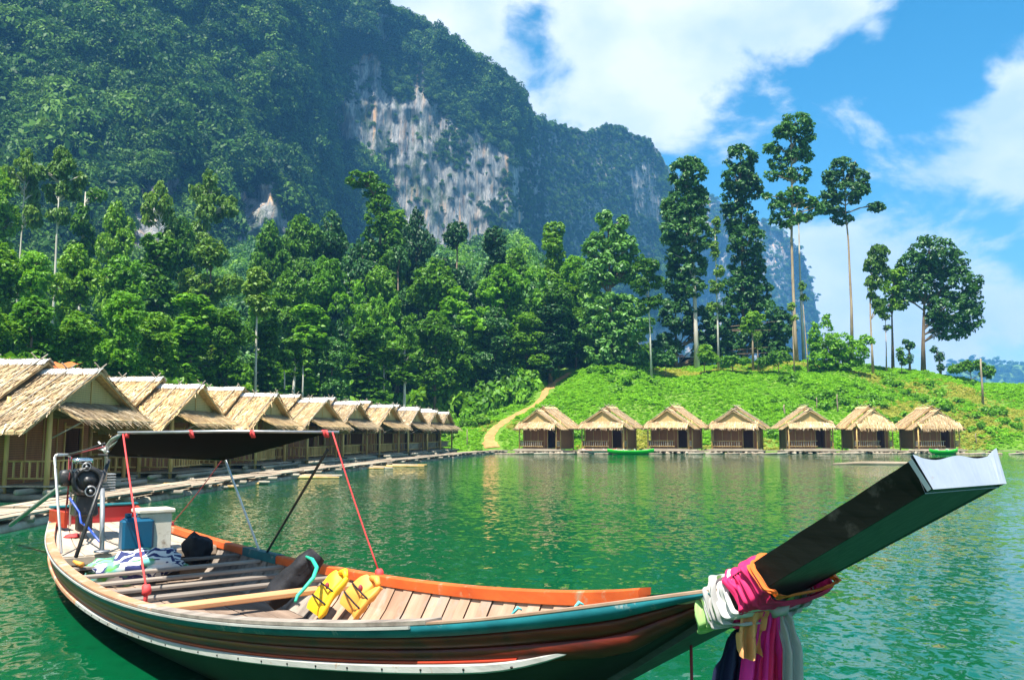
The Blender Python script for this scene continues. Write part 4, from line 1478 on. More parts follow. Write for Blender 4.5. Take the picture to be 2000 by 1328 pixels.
def build_rafts():
    rg = random.Random(4)
    # the plank walkway before the huts
    ctr = [(-9.4, 6.0), (-10.2, 14.0), (-10.75, 22), (-10.45, 30), (-9.6, 38), (-8.5, 46), (-7.1, 55), (-5.6, 64), (-4.2, 73), (-2.8, 80.5), (-1.0, 84.5)]
    w = empty('walkway', (ctr[0][0], ctr[0][1], 0))
    base = Vector((ctr[0][0], ctr[0][1], 0))
    fine = []
    for (a, b) in zip(ctr[:-1], ctr[1:]):
        n = 3
        for k in range(n):
            fine.append(Vector((a[0] + (b[0] - a[0]) * k / n, a[1] + (b[1] - a[1]) * k / n, 0)))
    fine.append(Vector((*ctr[-1], 0)))
    for i in range(len(fine) - 1):
        a, b = fine[i], fine[i + 1]
        t = (b - a).normalized()
        nrm = Vector((t.y, -t.x, 0))
        z = .30 + rg.uniform(-.03, .03)
        for k in range(4):
            off = (-.50 + .335 * k) + rg.uniform(-.015, .015)
            e0, e1 = rg.uniform(.01, .06), rg.uniform(-.10, .0)
            mb = MB()
            q0, q1 = a + nrm * off + t * e0 - base, b + nrm * off + t * (e1) - base
            z0, z1 = z + rg.uniform(-.012, .012), z + rg.uniform(-.012, .012)
            h = nrm * .15
            v = []
            for zz in (-.045, 0):
                v += [q0 - h + Vector((0, 0, z0 + zz)), q0 + h + Vector((0, 0, z0 + zz)), q1 + h + Vector((0, 0, z1 + zz)), q1 - h + Vector((0, 0, z1 + zz))]
            mb.add(v, [(3, 2, 1, 0), (4, 5, 6, 7), (0, 1, 5, 4), (1, 2, 6, 5), (2, 3, 7, 6), (3, 0, 4, 7)])
            mb.build('plank', 'deck_wood', w)
        m = a.lerp(b, .5) - base
        mb = MB()
        mb.tube([m - nrm * .85 + Vector((0, 0, .17)), m + nrm * rg.uniform(.7, 1.0) + Vector((0, 0, .17))], .075, 7)
        mb.build('cross_beam', 'grey_bamboo', w)
        for s in (-.55, .0, .5):
            mb = MB()
            mb.tube([a - base + nrm * (s + rg.uniform(-.1, .1)) - t * .3 + Vector((0, 0, .02)), b - base + nrm * (s + rg.uniform(-.1, .1)) + Vector((0, 0, .03))], rg.uniform(.10, .13), 7)
            mb.build('float_log', 'grey_bamboo', w)
    tag(w, 'long plank walkway on bamboo floats in front of the huts', 'walkway')
    # loose bamboo rafts lying off the walkway
    spots = [(60, 1010, 5, 3.4, .3, 'bamboo bundle floating by the stern of the longtail boat'), (262, 950, 6, 3.2, .2, 'bamboo bundle floating beside the engine'), (378, 953, 7, 2.6, -.05, 'bamboo bundle floating under the rear of the canopy'), (450, 944, 5, 2.8, .1, 'pale bamboo poles floating below the second hut'),
             (566, 932, 7, 4.0, .1, 'bamboo raft floating below the canopy end'), (690, 914, 7, 3.6, .05, 'short bamboo raft off the fourth hut'), (745, 910, 4, 4.5, .02, 'long pale bamboo pole bundle reaching into the lake'), (20, 1014, 4, 2.5, .2, 'bamboo poles at the very left edge of the water')]
    for (px, py, n, ln, rz, lab) in spots:
        p = at_height(px, py, .03)
        b = empty('bamboo_bundle', (p.x, p.y, 0), rz)
        for k in range(n):
            mb = MB()
            r = rg.uniform(.05, .075)
            y = (k - n / 2) * .14
            o = rg.uniform(-.35, .35)
            yw = rg.uniform(-.06, .06)
            mb.tube([(-ln / 2 + o, y - yw, .03 + .05 * (k % 2)), (o, y, .05 + .05 * (k % 2)), (ln / 2 + o, y + yw, .03 + .05 * (k % 2))], [r, r, r * .8], 7)
            mb.build('pole', 'grey_bamboo' if k % 3 else 'bamboo_pole', b)
        tag(b, lab, 'bamboo', 'loose bamboo floating beside the walkway')
    # jetty strips in front of the shore huts
    for i, (x0, x1) in enumerate(((-1.0, 5.5), (4.2, 12), (11.5, 19), (18.5, 27), (27, 37), (36.5, 47.5))):
        j = empty('landing_stage', ((x0 + x1) / 2, 81.2, 0))
        for k in range(3):
            mb = MB()
            mb.box((0, -.2 + .36 * k, .30 + rg.uniform(-.02, .02)), (x1 - x0 + rg.uniform(-.6, .3), .33, .05))
            mb.build('plank', 'deck_wood', j)
        for k in range(int((x1 - x0) / 1.1)):
            mb = MB()
            x = x0 - (x0 + x1) / 2 + 1.1 * k + rg.uniform(0, .9)
            if rg.random() < .6:
                ln = rg.uniform(.8, 2.4)
                yy = rg.uniform(-1.1, -.3)
                mb.tube([(x - ln / 2, yy, .02), (x + ln / 2, yy + rg.uniform(-.4, .4), rg.uniform(.02, .16))], rg.uniform(.05, .12), 7)
            else:
                mb.tube([(x, -.7 + rg.uniform(-.4, .3), rg.uniform(.02, .12)), (x + rg.uniform(-.5, .5), .9, .12)], rg.uniform(.07, .13), 7)
            mb.build('float_log', 'weathered_stake' if rg.random() < .5 else 'grey_bamboo', j)
        tag(j, '%s floating landing stage from the path, before the shore huts' % ORD[i], 'jetty', 'landing stages before the shore huts')
    # drifting log
    p = at_height(1710, 906, .03)
    mb = MB()
    mb.tube([(-2.6, 0, .02), (-.8, .1, .07), (1.0, .05, .06), (2.8, -.05, .04)], [.06, .12, .13, .1], 8)
    o = mb.build('drifting_log', 'deck_wood')
    o.location = (p.x, p.y, 0)
    tag(o, 'long weathered log drifting on the lake behind the prow', 'log')


build_rafts()


def plastic(name, col, rough=.35):
    return surface(name, [(.3, tuple(c * .85 for c in col)), (.7, col)], 3, rough=rough, bump=.05, spec=.5)


plastic('kayak_green', (.03, .55, .03))
plastic('kayak_red', (.55, .08, .04))
plastic('kayak_white', (.75, .72, .68))


def kayak(loc, rz, ln, mats, label):
    k = empty('kayak', loc, rz)
    rows, deck = [], []
    n = 18
    for i in range(n + 1):
        t = i / n * 2 - 1
        w = .38 * max(0, 1 - abs(t) ** 2.6) ** .8 + .015
        rise = .20 * abs(t) ** 3
        x = t * ln / 2
        zt = .30 + rise
        zb = -.02 + rise * 1.1
        rows.append([(x, -w, zt), (x, -w * .95, zt - .12), (x, -w * .6, zb + .03), (x, 0, zb), (x, w * .6, zb + .03), (x, w * .95, zt - .12), (x, w, zt)])
        hole = abs(t) < .5
        dz = -.14 if hole else .03 * (1 - abs(t))
        deck.append([(x, -w, zt + .002), (x, -w * .8, zt + .03), (x, -w * .55, zt + dz), (x, w * .55, zt + dz), (x, w * .8, zt + .03), (x, w, zt + .002)])
    mb = MB()
    mb.smooth = True
    mb.grid(rows)
    mb.build('hull', mats[0], k)
    mb = MB()
    mb.smooth = True
    mb.grid(deck)
    mb.build('deck', mats[1], k)
    for x in (-.45, .55):
        mb = MB()
        mb.box((x, 0, .24), (.32, .42, .06), bev=.02).box((x - .18, 0, .36), (.06, .42, .26), ry=-.2, bev=.02)
        mb.build('seat', mats[2], k)
    tag(k, label, 'kayak', 'kayaks by the shore huts')


p = at_height(1232, 886.5, .02)
kayak((p.x, p.y, 0), .04, 4.3, ('kayak_green', 'kayak_green', 'kayak_white'), 'long bright green kayak moored at the landing stage')
p = at_height(1172, 886, .02)
kayak((p.x, p.y + .3, 0), -.02, 3.2, ('kayak_white', 'kayak_red', 'kayak_white'), 'white and red kayak behind the green one')
p = at_height(1843, 886.5, .02)
kayak((p.x, p.y, 0), .12, 2.8, ('kayak_green', 'kayak_green', 'kayak_white'), 'short bright green kayak by the last shore hut')

plastic('sheet_white', (.75, .74, .72), .6)
plastic('sheet_orange', (.62, .16, .03), .6)


def build_stakes():
    rg = random.Random(9)
    for (px, py0, py1, r, lab) in [(1920, 790, 700, .13, 'tall weathered post standing right on the slope below the dark bush'), (1636, 806, 770, .08, 'thin post behind the fifth shore hut'), (1532, 812, 790, .10, 'short dark stake between the fourth and fifth shore huts'), (1595, 800, 776, .06, 'short stake above the roof of the fifth shore hut'), (1907, 868, 846, .05, 'thin stick at the waterside beyond the last hut'), (912, 870, 838, .06, 'thin stake on the bank past the walkway end')]:
        p = hit_ground(px, py0)
        top = at_depth(px, py1, p.y)
        h = top.z - p.z
        mb = MB()
        mb.tube([(0, 0, -.3), (.03, 0, h * .4), (rg.uniform(-.08, .08), 0, h * .75), (0.02, 0, h)], [r * 1.1, r, r * .85, r * .7], 7)
        o = mb.build('stake', 'weathered_stake')
        o.location = p
        tag(o, lab, 'post', 'stakes on the grassy slope')
    # wire fence strung low on the knoll
    f = None
    for i, px in enumerate((1455, 1490, 1532, 1560)):
        pass
    p = hit_ground(1345, 716)
    s = empty('shelter', p, -.1)
    for x, y in ((-1.2, -.7), (1.2, -.7), (-1.2, .7), (1.2, .7)):
        mb = MB()
        mb.tube([(x, y, -.3), (x, y, 1.5)], .05, 6)
        mb.build('post', 'weathered_stake', s)
    mb = MB()
    mb.box((.45, 0, 1.55), (2.3, 2.0, .05), rx=.25)
    mb.build('roof_sheet', 'sheet_white', s)
    mb = MB()
    mb.box((-1.12, 0, 1.56), (.8, 2.0, .05), rx=.25)
    mb.build('roof_sheet', 'sheet_orange', s)
    mb = MB()
    mb.box((0, .7, .75), (2.4, .05, 1.3))
    mb.build('back_wall', 'interior_dark', s)
    tag(s, 'tiny white and orange roofed shelter beside the stout white trunk', 'shelter')
    # orange sheet roof peeping over the nearest hut
    p = at_depth(40, 712, 34)
    mb = MB()
    rows = []
    for i in range(25):
        x = -2.0 + 4.0 * i / 24
        z = .05 * math.sin(i * 1.6)
        rows.append([(x, -1.0, z - .35), (x, 1.0, z + .15)])
    mb.grid(rows)
    hut2 = empty('sheet_roof_shed', (p.x, p.y, 0), R(0))
    o = mb.build('roof_sheet', 'sheet_orange', hut2)
    o.location = (0, 0, p.z)
    for x, y in ((-1.8, -.9), (1.8, -.9), (-1.8, .9), (1.8, .9)):
        mb = MB()
        mb.tube([(x, y, 0), (x, y, p.z - .1 + (.1 if y > 0 else -.35))], .06, 6)
        mb.build('post', 'bamboo_pole', hut2)
    tag(hut2, 'shed with orange sheet roof behind the nearest hut', 'shed')


build_stakes()
# ------------------------------------------------------------------ the longtail boat
BL = 11.563
KB = np.array([0.553, 0.836, 1.004, 1.079, 1.098, 1.033, 0.859, 0.592, 0.216])
KZ = np.array([0.701, 0.575, 0.509, 0.498, 0.536, 0.623, 0.770, 0.985, 1.305])
KRB = np.array([0.515, 0.771, 0.925, 0.997, 1.000, 0.928, 0.766, 0.509, 0.152])
KRZ = np.array([0.432, 0.330, 0.275, 0.264, 0.302, 0.401, 0.559, 0.778, 1.084])
BTH = 0.916
B0 = Vector((-6.022, 12.732, 0))
BD, BT = Vector((math.cos(BTH), -math.sin(BTH), 0)), Vector((math.sin(BTH), math.cos(BTH), 0))


def crv(k, s):
    n = len(k) - 1
    x = min(max(s / BL, 0), 1) * n
    i = min(int(x), n - 1)
    f = x - i
    p = [2 * k[0] - k[1], *k, 2 * k[-1] - k[-2]]
    a, b, c, d = p[i], p[i + 1], p[i + 2], p[i + 3]
    return .5 * (2 * b + (c - a) * f + (2 * a - 5 * b + 4 * c - d) * f * f + (3 * b - a - 3 * c + d) * f ** 3)


def gb(s): return crv(KB, s)
def gzz(s): return crv(KZ, s)
def stem_z(s): return 1.339 + .595 * (s - 11.726)
def keel(s): return max(-.22, stem_z(s) + .03)


def on_boat(px, py, l=None, z=None):
    """pixel -> boat coordinates on the plane at side offset l, or at height z"""
    d = pix_dir(px, py)
    C = Vector((0, 0, EYE))
    if l is not None:
        t = (l - (C - B0).dot(BT)) / d.dot(BT)
    else:
        t = (z - EYE) / d.z
    P = C + d * t - B0
    return Vector((P.dot(BD), P.dot(BT), P.z))


surface('hull_teal', [(.3, (.004, .075, .095)), (.7, (.010, .16, .18))], 3, (1, 3, 3), rough=.5, bump=.15, wear=((.30, .30, .27), 5, .60, .70))
surface('hull_red', [(.3, (.040, .006, .004)), (.7, (.15, .017, .008))], 2.5, (.4, 3, 6), rough=.35, bump=.2, wear=((.035, .010, .007), 2.5, .5, .66))
surface('stripe_red', [(.3, (.28, .025, .012)), (.7, (.45, .05, .02))], 3, rough=.45, bump=.1)
surface('rail_white', [(.3, (.30, .29, .27)), (.7, (.46, .45, .42))], 4, (.5, 3, 3), rough=.55, bump=.2, wear=((.28, .18, .12), 6, .60, .68))
surface('rail_orange', [(.3, (.50, .07, .014)), (.7, (.76, .145, .03))], 2.5, (.5, 2, 2), rough=.5, bump=.15, wear=((.45, .28, .17), 4, .58, .70))
surface('rail_peach', [(.3, (.40, .16, .08)), (.7, (.60, .30, .17))], 2.5, (.5, 2, 2), rough=.6, bump=.15, wear=((.45, .40, .34), 4, .50, .66))
surface('hull_black', [(.3, (.006, .006, .006)), (.7, (.018, .016, .014))], 3, rough=.5, bump=.1)
surface('prow_black', [(.3, (.004, .0045, .004)), (.7, (.010, .011, .010))], 3, (.3, 4, 4), rough=.6, bump=.4, bdist=.008, spec=.15, wear=((.045, .045, .042), 7, .58, .72))
surface('stem_grey', [(.3, (.035, .036, .037)), (.7, (.075, .076, .077))], 5, (.15, 6, 6), rough=.55, bump=.35, bdist=.006)
surface('tin_white', [(.3, (.27, .31, .38)), (.7, (.36, .40, .47))], 6, rough=.45, bump=.05, wear=((.30, .30, .32), 14, .64, .70))
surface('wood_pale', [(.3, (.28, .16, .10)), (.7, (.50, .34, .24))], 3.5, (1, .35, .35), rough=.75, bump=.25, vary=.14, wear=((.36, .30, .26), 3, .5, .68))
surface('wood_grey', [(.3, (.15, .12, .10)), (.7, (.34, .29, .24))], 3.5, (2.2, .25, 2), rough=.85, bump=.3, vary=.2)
surface('wood_orange', [(.3, (.46, .22, .10)), (.7, (.68, .38, .19))], 3.5, (2, .25, 2), rough=.7, bump=.25)
surface('wood_floor', [(.3, (.16, .11, .08)), (.7, (.34, .25, .19))], 3.5, (.25, 2, 2), rough=.85, bump=.3, vary=.2)
surface('deck_pale', [(.3, (.32, .25, .18)), (.7, (.54, .45, .35))], 3, (.3, 2, 2), rough=.8, bump=.25, vary=.12, wear=((.25, .19, .14), 3.5, .55, .66))
surface('steel_white', [(.3, (.62, .62, .62)), (.7, (.80, .80, .80))], 6, rough=.4, bump=.05, wear=((.33, .24, .17), 9, .62, .68))
surface('steel_grey', [(.3, (.26, .27, .28)), (.7, (.42, .43, .44))], 6, rough=.4, metal=.6, bump=.08)
surface('iron_black', [(.3, (.010, .010, .011)), (.7, (.035, .035, .037))], 10, rough=.45, bump=.2, spec=.5, wear=((.10, .08, .07), 12, .58, .66))
surface('chrome', [(.3, (.6, .6, .6)), (.7, (.8, .8, .8))], 6, rough=.18, metal=1.0, bump=.03)
plastic('rope_red', (.66, .05, .05), .7)
plastic('rope_maroon', (.28, .03, .04), .7)
plastic('rope_white', (.72, .72, .70), .8)
plastic('hose_blue', (.02, .07, .42), .4)
plastic('can_blue', (.004, .085, .17), .35)
surface('box_cream', [(.3, (.56, .50, .40)), (.7, (.74, .69, .58))], 4, rough=.6, bump=.1, wear=((.36, .28, .20), 5, .56, .66))
plastic('box_red', (.48, .03, .03), .45)
plastic('vest_yellow', (.85, .50, .01), .6)
plastic('vest_orange', (.80, .34, .05), .6)
surface('bag_black', [(.3, (.008, .008, .010)), (.7, (.020, .020, .024))], 7, rough=.7, bump=.6, bdist=.02, spec=.25)
plastic('strap_green', (.02, .48, .30), .55)
plastic('turquoise', (.10, .55, .52), .6)


def cloth(name, col, transl=.25):
    m, nt, out = new_mat(name)
    n = noise_tex(nt, coords(nt), 18, 4)
    c = ramp(nt, n, [(.3, tuple(x * .85 for x in col)), (.7, col)])
    p = nt.nodes.new('ShaderNodeBsdfPrincipled')
    nt.links.new(c, p.inputs['Base Color'])
    p.inputs['Roughness'].default_value = .75
    p.inputs['Sheen Weight'].default_value = .0
    w = nt.nodes.new('ShaderNodeTexNoise')
    w.inputs['Scale'].default_value = 380
    b = nt.nodes.new('ShaderNodeBump')
    b.inputs['Strength'].default_value = .12
    b.inputs['Distance'].default_value = .002
    nt.links.new(w.outputs[0], b.inputs['Height'])
    nt.links.new(b.outputs[0], p.inputs['Normal'])
    t = nt.nodes.new('ShaderNodeBsdfTranslucent')
    nt.links.new(c, t.inputs[0])
    mx = nt.nodes.new('ShaderNodeMixShader')
    mx.inputs[0].default_value = transl
    nt.links.new(p.outputs[0], mx.inputs[1])
    nt.links.new(t.outputs[0], mx.inputs[2])
    nt.links.new(mx.outputs[0], out.inputs[0])


cloth('sash_pink', (.90, .025, .16))
cloth('sash_magenta', (.92, .035, .36))
cloth('sash_orange', (.90, .20, .03))
cloth('sash_peach', (.90, .42, .16))
cloth('sash_white', (.72, .70, .66))
cloth('sash_green', (.42, .66, .22))
cloth('sash_grey', (.48, .46, .44))
cloth('sash_navy', (.010, .012, .06), .1)
surface('net_black', [(.3, (.004, .004, .004)), (.7, (.010, .009, .010))], 14, (4, 1, 1), rough=.95, bump=.3, spec=.05)


def striped_cloth():
    m, nt, out = new_mat('striped_cloth')
    w = nt.nodes.new('ShaderNodeTexWave')
    w.inputs['Scale'].default_value = 5
    w.inputs['Distortion'].default_value = 6
    nt.links.new(coords(nt), w.inputs[0])
    c = ramp(nt, w.outputs[1], [(.0, (.02, .03, .12)), (.45, (.03, .04, .16)), (.5, (.7, .72, .72)), (1, (.75, .76, .74))])
    n = noise_tex(nt, coords(nt), 2.2, 2)
    c2 = ramp(nt, n, [(.48, (.0, 0, 0)), (.54, (1, 1, 1))])
    c = mixc(nt, c2, c, mixc(nt, w.outputs[1], (.12, .42, .05), (.15, .45, .42)))
    p = nt.nodes.new('ShaderNodeBsdfPrincipled')
    nt.links.new(c, p.inputs['Base Color'])
    p.inputs['Roughness'].default_value = .85
    nt.links.new(p.outputs[0], out.inputs[0])


striped_cloth()


def sweep(mb, s0, s1, n, fn, caps=True):
    """rings of (l, z) points fn(s) swept along the boat"""
    rows = []
    for i in range(n + 1):
        s = s0 + (s1 - s0) * i / n
        rows.append([(s if len(q) == 2 else q[2], q[0], q[1]) for q in fn(s)])
    mb.grid(rows, True)
    if caps:
        k = len(rows[0])
        mb.add(rows[0], [tuple(range(k - 1, -1, -1))])
        mb.add(rows[-1], [tuple(range(k))])


def build_boat():
    boat = empty('longtail_boat', B0, -BTH)
    tag(boat, 'long wooden longtail boat with a tall raised black prow', 'boat')
    s_end = 11.5

    def rail_pt(s):
        zr = max(crv(KRZ, s), keel(s) + .015)
        b = crv(KRB, s)
        if s > 10.6:
            b = max(b, .11 + .1 * (s - 10.6))
        return min(b, gb(s) - .01), zr
    # bottom of the hull
    rows = []
    n = 70
    for i in range(n + 1):
        s = s_end * i / n
        rb, rz = rail_pt(s)
        kz = min(keel(s), rz - .01)
        kw = .07 + .1 * max(0, s - 10) / 1.5
        # stern bottom lifts a little
        if s < 1.6:
            kz = kz + (1.6 - s) * .12
        row = [(s, -rb, rz)]
        for t in (.35, .65, .85):
            row.append((s, -(rb + (kw - rb) * t ** 1.7), rz + (kz - rz) * t))
        row += [(s, -kw, kz), (s, kw, kz)]
        for t in (.85, .65, .35):
            row.append((s, rb + (kw - rb) * t ** 1.7, rz + (kz - rz) * t))
        row.append((s, rb, rz))
        rows.append(row)
    mb = MB()
    mb.smooth = True
    mb.grid(rows)
    mb.add(rows[0], [tuple(range(len(rows[0])))])
    mb.build('hull', 'hull_black', boat)
    # side strakes: teal sheer strake, red-brown side, red line above the rub rail
    bands = [('sheer_strake', 'hull_teal', 0.03, .30, .012), ('side_strake', 'hull_red', .30, .62, .0), ('side_strake', 'hull_red', .63, 1.02, .005), ('red_stripe', 'stripe_red', .90, .99, .014)]
    for side in (-1, 1):
        for nm, mt, t0, t1, off in bands:
            mb = MB()
            mb.smooth = True
            rows = []
            for i in range(81):
                s = (10.5 if nm == 'red_stripe' else s_end) * i / 80
                G = (gb(s), gzz(s))
                P = rail_pt(s)
                out = off
                a = (G[0] + (P[0] - G[0]) * t0 + out, G[1] + (P[1] - G[1]) * t0)
                m = (G[0] + (P[0] - G[0]) * (t0 + t1) / 2 + out + .006, G[1] + (P[1] - G[1]) * (t0 + t1) / 2)
                b = (G[0] + (P[0] - G[0]) * t1 + out, G[1] + (P[1] - G[1]) * t1)
                rows.append([(s, side * (b[0] - .03), b[1] - .002), (s, side * b[0], b[1]), (s, side * m[0], m[1]), (s, side * a[0], a[1]), (s, side * (a[0] - .03), a[1] + .002)])
            mb.grid(rows)
            mb.build(nm, mt, boat)
        # white piping under the gunwale
        mb = MB()
        sweep(mb, .05, 9.9, 60, lambda s: [(side * (gb(s) + u), gzz(s) - v) for u, v in ((.012, .004), (.024, .004), (.024, .018), (.012, .018))])
        mb.build('white_line', 'rail_white', boat)
        # rub rail with nail heads

        def rr(s):
            b, z = rail_pt(s)
            k = 1 if s < 10.2 else max(.25, 1 - ((s - 10.2) / .75) ** 2)
            up = .06 * max(0, (s - 10.3) / .6) ** 2 if s > 10.3 else 0
            return [(side * (b + u * k), z + v * k + up) for u, v in ((-.01, .006), (.03, .006), (.04, -.002), (.04, -.032), (.03, -.040), (-.01, -.04))]
        mb = MB()
        sweep(mb, 4.2, 10.88, 60, rr)
        r = mb.build('rub_rail', 'rail_white', boat)
        mb = MB()
        sweep(mb, .02, 4.195, 30, rr)
        mb.build('rub_rail', 'rail_peach', boat)
        for k in range(22):
            s = 4.4 + .29 * k
            b, z = rail_pt(s)
            mb = MB()
            mb.disc((s, side * (b + .041), z - .017), (0, side, 0), .006, .008, 8)
            mb.build('nail', 'hull_black', r)
        # gunwale cap
        if side > 0:
            mb = MB()
            sweep(mb, .35, 10.42, 70, lambda s: [(gb(s) + .01, gzz(s)), (gb(s) + .012, gzz(s) + .035), (gb(s) - .07, gzz(s) + .04), (gb(s) - .085, gzz(s) + .03), (gb(s) - .085, gzz(s) - .045), (gb(s) - .03, gzz(s) - .045)])
            mb.build('gunwale', 'rail_orange', boat)
            mb = MB()
            sweep(mb, 3.35, 4.25, 10, lambda s: [(gb(s) + .018, gzz(s) - .05), (gb(s) + .02, gzz(s) + .042), (gb(s) - .09, gzz(s) + .046), (gb(s) - .092, gzz(s) - .05)])
            mb.build('gunwale_sleeve', 'hull_teal', boat)
        else:
            mb = MB()
            sweep(mb, .35, 6.9, 50, lambda s: [-1 * np.array(q) * np.array((1, -1)) for q in ((gb(s) + .008, gzz(s)), (gb(s) + .01, gzz(s) + .018), (gb(s) - .085, gzz(s) + .022), (gb(s) - .09, gzz(s) - .045), (gb(s) - .03, gzz(s) - .045))])
            mb.build('gunwale', 'rail_peach', boat)
            mb = MB()
            sweep(mb, 6.905, 10.0, 24, lambda s: [-1 * np.array(q) * np.array((1, -1)) for q in ((gb(s) + .008, gzz(s)), (gb(s) + .01, gzz(s) + .02), (gb(s) - .09, gzz(s) + .024), (gb(s) - .095, gzz(s) - .04), (gb(s) - .03, gzz(s) - .045))])
            mb.build('gunwale', 'wood_grey', boat)
            mb = MB()
            sweep(mb, 10.004, 11.5, 14, lambda s: [-1 * np.array(q) * np.array((1, -1)) for q in ((gb(s) + .008, gzz(s)), (gb(s) + .008, gzz(s) + .010), (gb(s) - .06, gzz(s) + .012), (gb(s) - .06, gzz(s) - .04), (gb(s) - .03, gzz(s) - .045))])
            mb.build('gunwale', 'wood_pale', boat)
    # inside: floor boards and the planks of the sides

    def hull_pt(s, t):
        rb, rz = rail_pt(s)
        kz, kw = min(keel(s), rz - .01), .07
        return rb + (kw - rb) * t ** 1.7, rz + (kz - rz) * t

    def fl(s): return max(.10, hull_pt(s, .45)[1] + .03)

    def fw(s):
        rb, rz = rail_pt(s)
        kz = min(keel(s), rz - .01)
        t = min(max((rz - fl(s)) / (rz - kz), 0), 1)
        return max(hull_pt(s, t)[0] - .05, .04)
    for k in range(7):
        mb = MB()
        rows = []
        for i in range(17):
            s = 2.5 + 7.2 * i / 16
            w = fw(s)
            a = -w + 2 * w * k / 7 + .006
            b = -w + 2 * w * (k + 1) / 7 - .006
            z = fl(s) + .004 * (k % 2)
            rows.append([(s, a, z - .02), (s, a, z), (s, b, z), (s, b, z - .02)])
        mb.grid(rows)
        mb.build('floor_board', 'wood_floor', boat)
    s, k = 2.45, 0
    rgp = random.Random(6)
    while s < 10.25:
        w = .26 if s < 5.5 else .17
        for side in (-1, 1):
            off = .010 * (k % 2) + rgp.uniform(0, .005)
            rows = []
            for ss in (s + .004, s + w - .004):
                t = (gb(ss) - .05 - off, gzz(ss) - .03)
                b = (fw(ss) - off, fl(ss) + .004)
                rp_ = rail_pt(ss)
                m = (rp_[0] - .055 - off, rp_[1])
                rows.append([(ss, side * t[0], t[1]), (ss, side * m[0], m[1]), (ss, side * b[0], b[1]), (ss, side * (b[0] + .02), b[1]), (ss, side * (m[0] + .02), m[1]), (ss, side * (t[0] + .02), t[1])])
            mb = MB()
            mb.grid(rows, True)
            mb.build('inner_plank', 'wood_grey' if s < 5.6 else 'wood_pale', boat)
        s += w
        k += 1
    # cross slats
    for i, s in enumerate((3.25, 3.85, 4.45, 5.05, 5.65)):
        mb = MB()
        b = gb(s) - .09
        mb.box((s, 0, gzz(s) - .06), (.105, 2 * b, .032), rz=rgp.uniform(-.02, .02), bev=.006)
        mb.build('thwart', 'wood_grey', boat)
    mb = MB()
    mb.box((6.35, -.05, gzz(6.3) - .06), (.17, 2 * gb(6.3) - .3, .045), rz=.03, bev=.008)
    mb.build('thwart', 'wood_orange', boat)
    # stern deck
    for k in range(7):
        mb = MB()
        rows = []
        for i in range(9):
            s = .12 + 2.5 * i / 8
            w = gb(s) - .09
            a = -w + 2 * w * k / 7 + .005
            b = -w + 2 * w * (k + 1) / 7 - .005
            z = .50 + .14 * max(0, 1 - s / 1.6)
            rows.append([(s, a, z - .035), (s, a, z), (s, b, z), (s, b, z - .035)])
        mb.grid(rows, True)
        mb.add(rows[-1], [(0, 1, 2, 3)])
        mb.build('deck_board', 'deck_pale', boat)
    mb = MB()
    mb.box((2.6, 0, .44), (.05, 1.78, .10), bev=.008)
    mb.build('deck_beam', 'deck_pale', boat)
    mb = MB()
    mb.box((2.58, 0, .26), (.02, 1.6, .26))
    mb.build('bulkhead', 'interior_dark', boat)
    # raised transom with red inside and teal top
    mb = MB()
    mb.box((.05, 0, .68), (.09, 1.06, .36), bev=.02)
    mb.build('transom', 'box_red', boat)
    mb = MB()
    mb.box((.05, 0, .875), (.16, 1.16, .03), bev=.008)
    mb.build('transom_cap', 'hull_teal', boat)
    for sd in (-1, 1):
        mb = MB()
        mb.box((.35, sd * .52, .74), (.56, .05, .22), rz=-sd * .16, bev=.01)
        mb.build('transom_cheek', 'stripe_red', boat)
    # foredeck
    rows = []
    for i in range(9):
        s = 10.45 + 1.1 * i / 8
        w = max(gb(s) - .055, .05)
        rows.append([(s, -w, gzz(s) - .015), (s, 0, gzz(s) + .0), (s, w, gzz(s) - .015)])
    mb = MB()
    mb.grid(rows)
    mb.add([(10.45, -gb(10.45) + .055, gzz(10.45) - .015), (10.45, gb(10.45) - .055, gzz(10.45) - .015), (10.45, gb(10.45) - .055, gzz(10.45) - .06), (10.45, -gb(10.45) + .055, gzz(10.45) - .06)], [(0, 1, 2, 3)])
    mb.build('foredeck', 'wood_pale', boat)
    for (px, py) in ((1003, 1190), (1122, 1180)):
        p = on_boat(px, py, z=.97 if px < 1050 else 1.05)
        mb = MB()
        mb.tube([p + Vector((0, -.02, -.03)), p + Vector((.02, .015, .012)), p + Vector((.035, .03, .0))], [.006, .010, .005], 6)
        mb.build('cord_knot', 'turquoise', boat)
    # stem and prow
    e = Vector((math.cos(math.atan(.595)), 0, math.sin(math.atan(.595))))
    nf = Vector((e.z, 0, -e.x))

    def st(s, w, th):
        a = Vector((s, 0, stem_z(s)))
        return [a + Vector((0, -w / 2, 0)), a + Vector((0, w / 2, 0)), a + Vector((0, w / 2, 0)) - nf * th, a + Vector((0, -w / 2, 0)) - nf * th]
    mb = MB()
    rows = [st(s, w, th) for s, w, th in ((9.1, .08, .12), (9.8, .10, .14), (10.4, .13, .13), (10.9, .19, .12), (11.3, .30, .10), (11.62, .40, .09))]
    mb.grid(rows, True)
    mb.build('stem', 'stem_grey', boat)
    # prow board: the upper stem; underside grey with a dark edge, sides and top black
    A, Bq = (11.60, .40), (12.378, .511)
    F1 = [Vector((11.60, s_ * .205, stem_z(11.60))) for s_ in (-1, 1)]
    F2 = [Vector((12.378, s_ * .2555, 1.727)) for s_ in (-1, 1)]
    T1 = [Vector((11.53, s_ * .20, stem_z(11.60) + .075)) for s_ in (-1, 1)]
    T2 = [Vector((12.339, s_ * .29, 1.820)) for s_ in (-1, 1)]
    mb = MB()
    nseg = 14
    rows = []
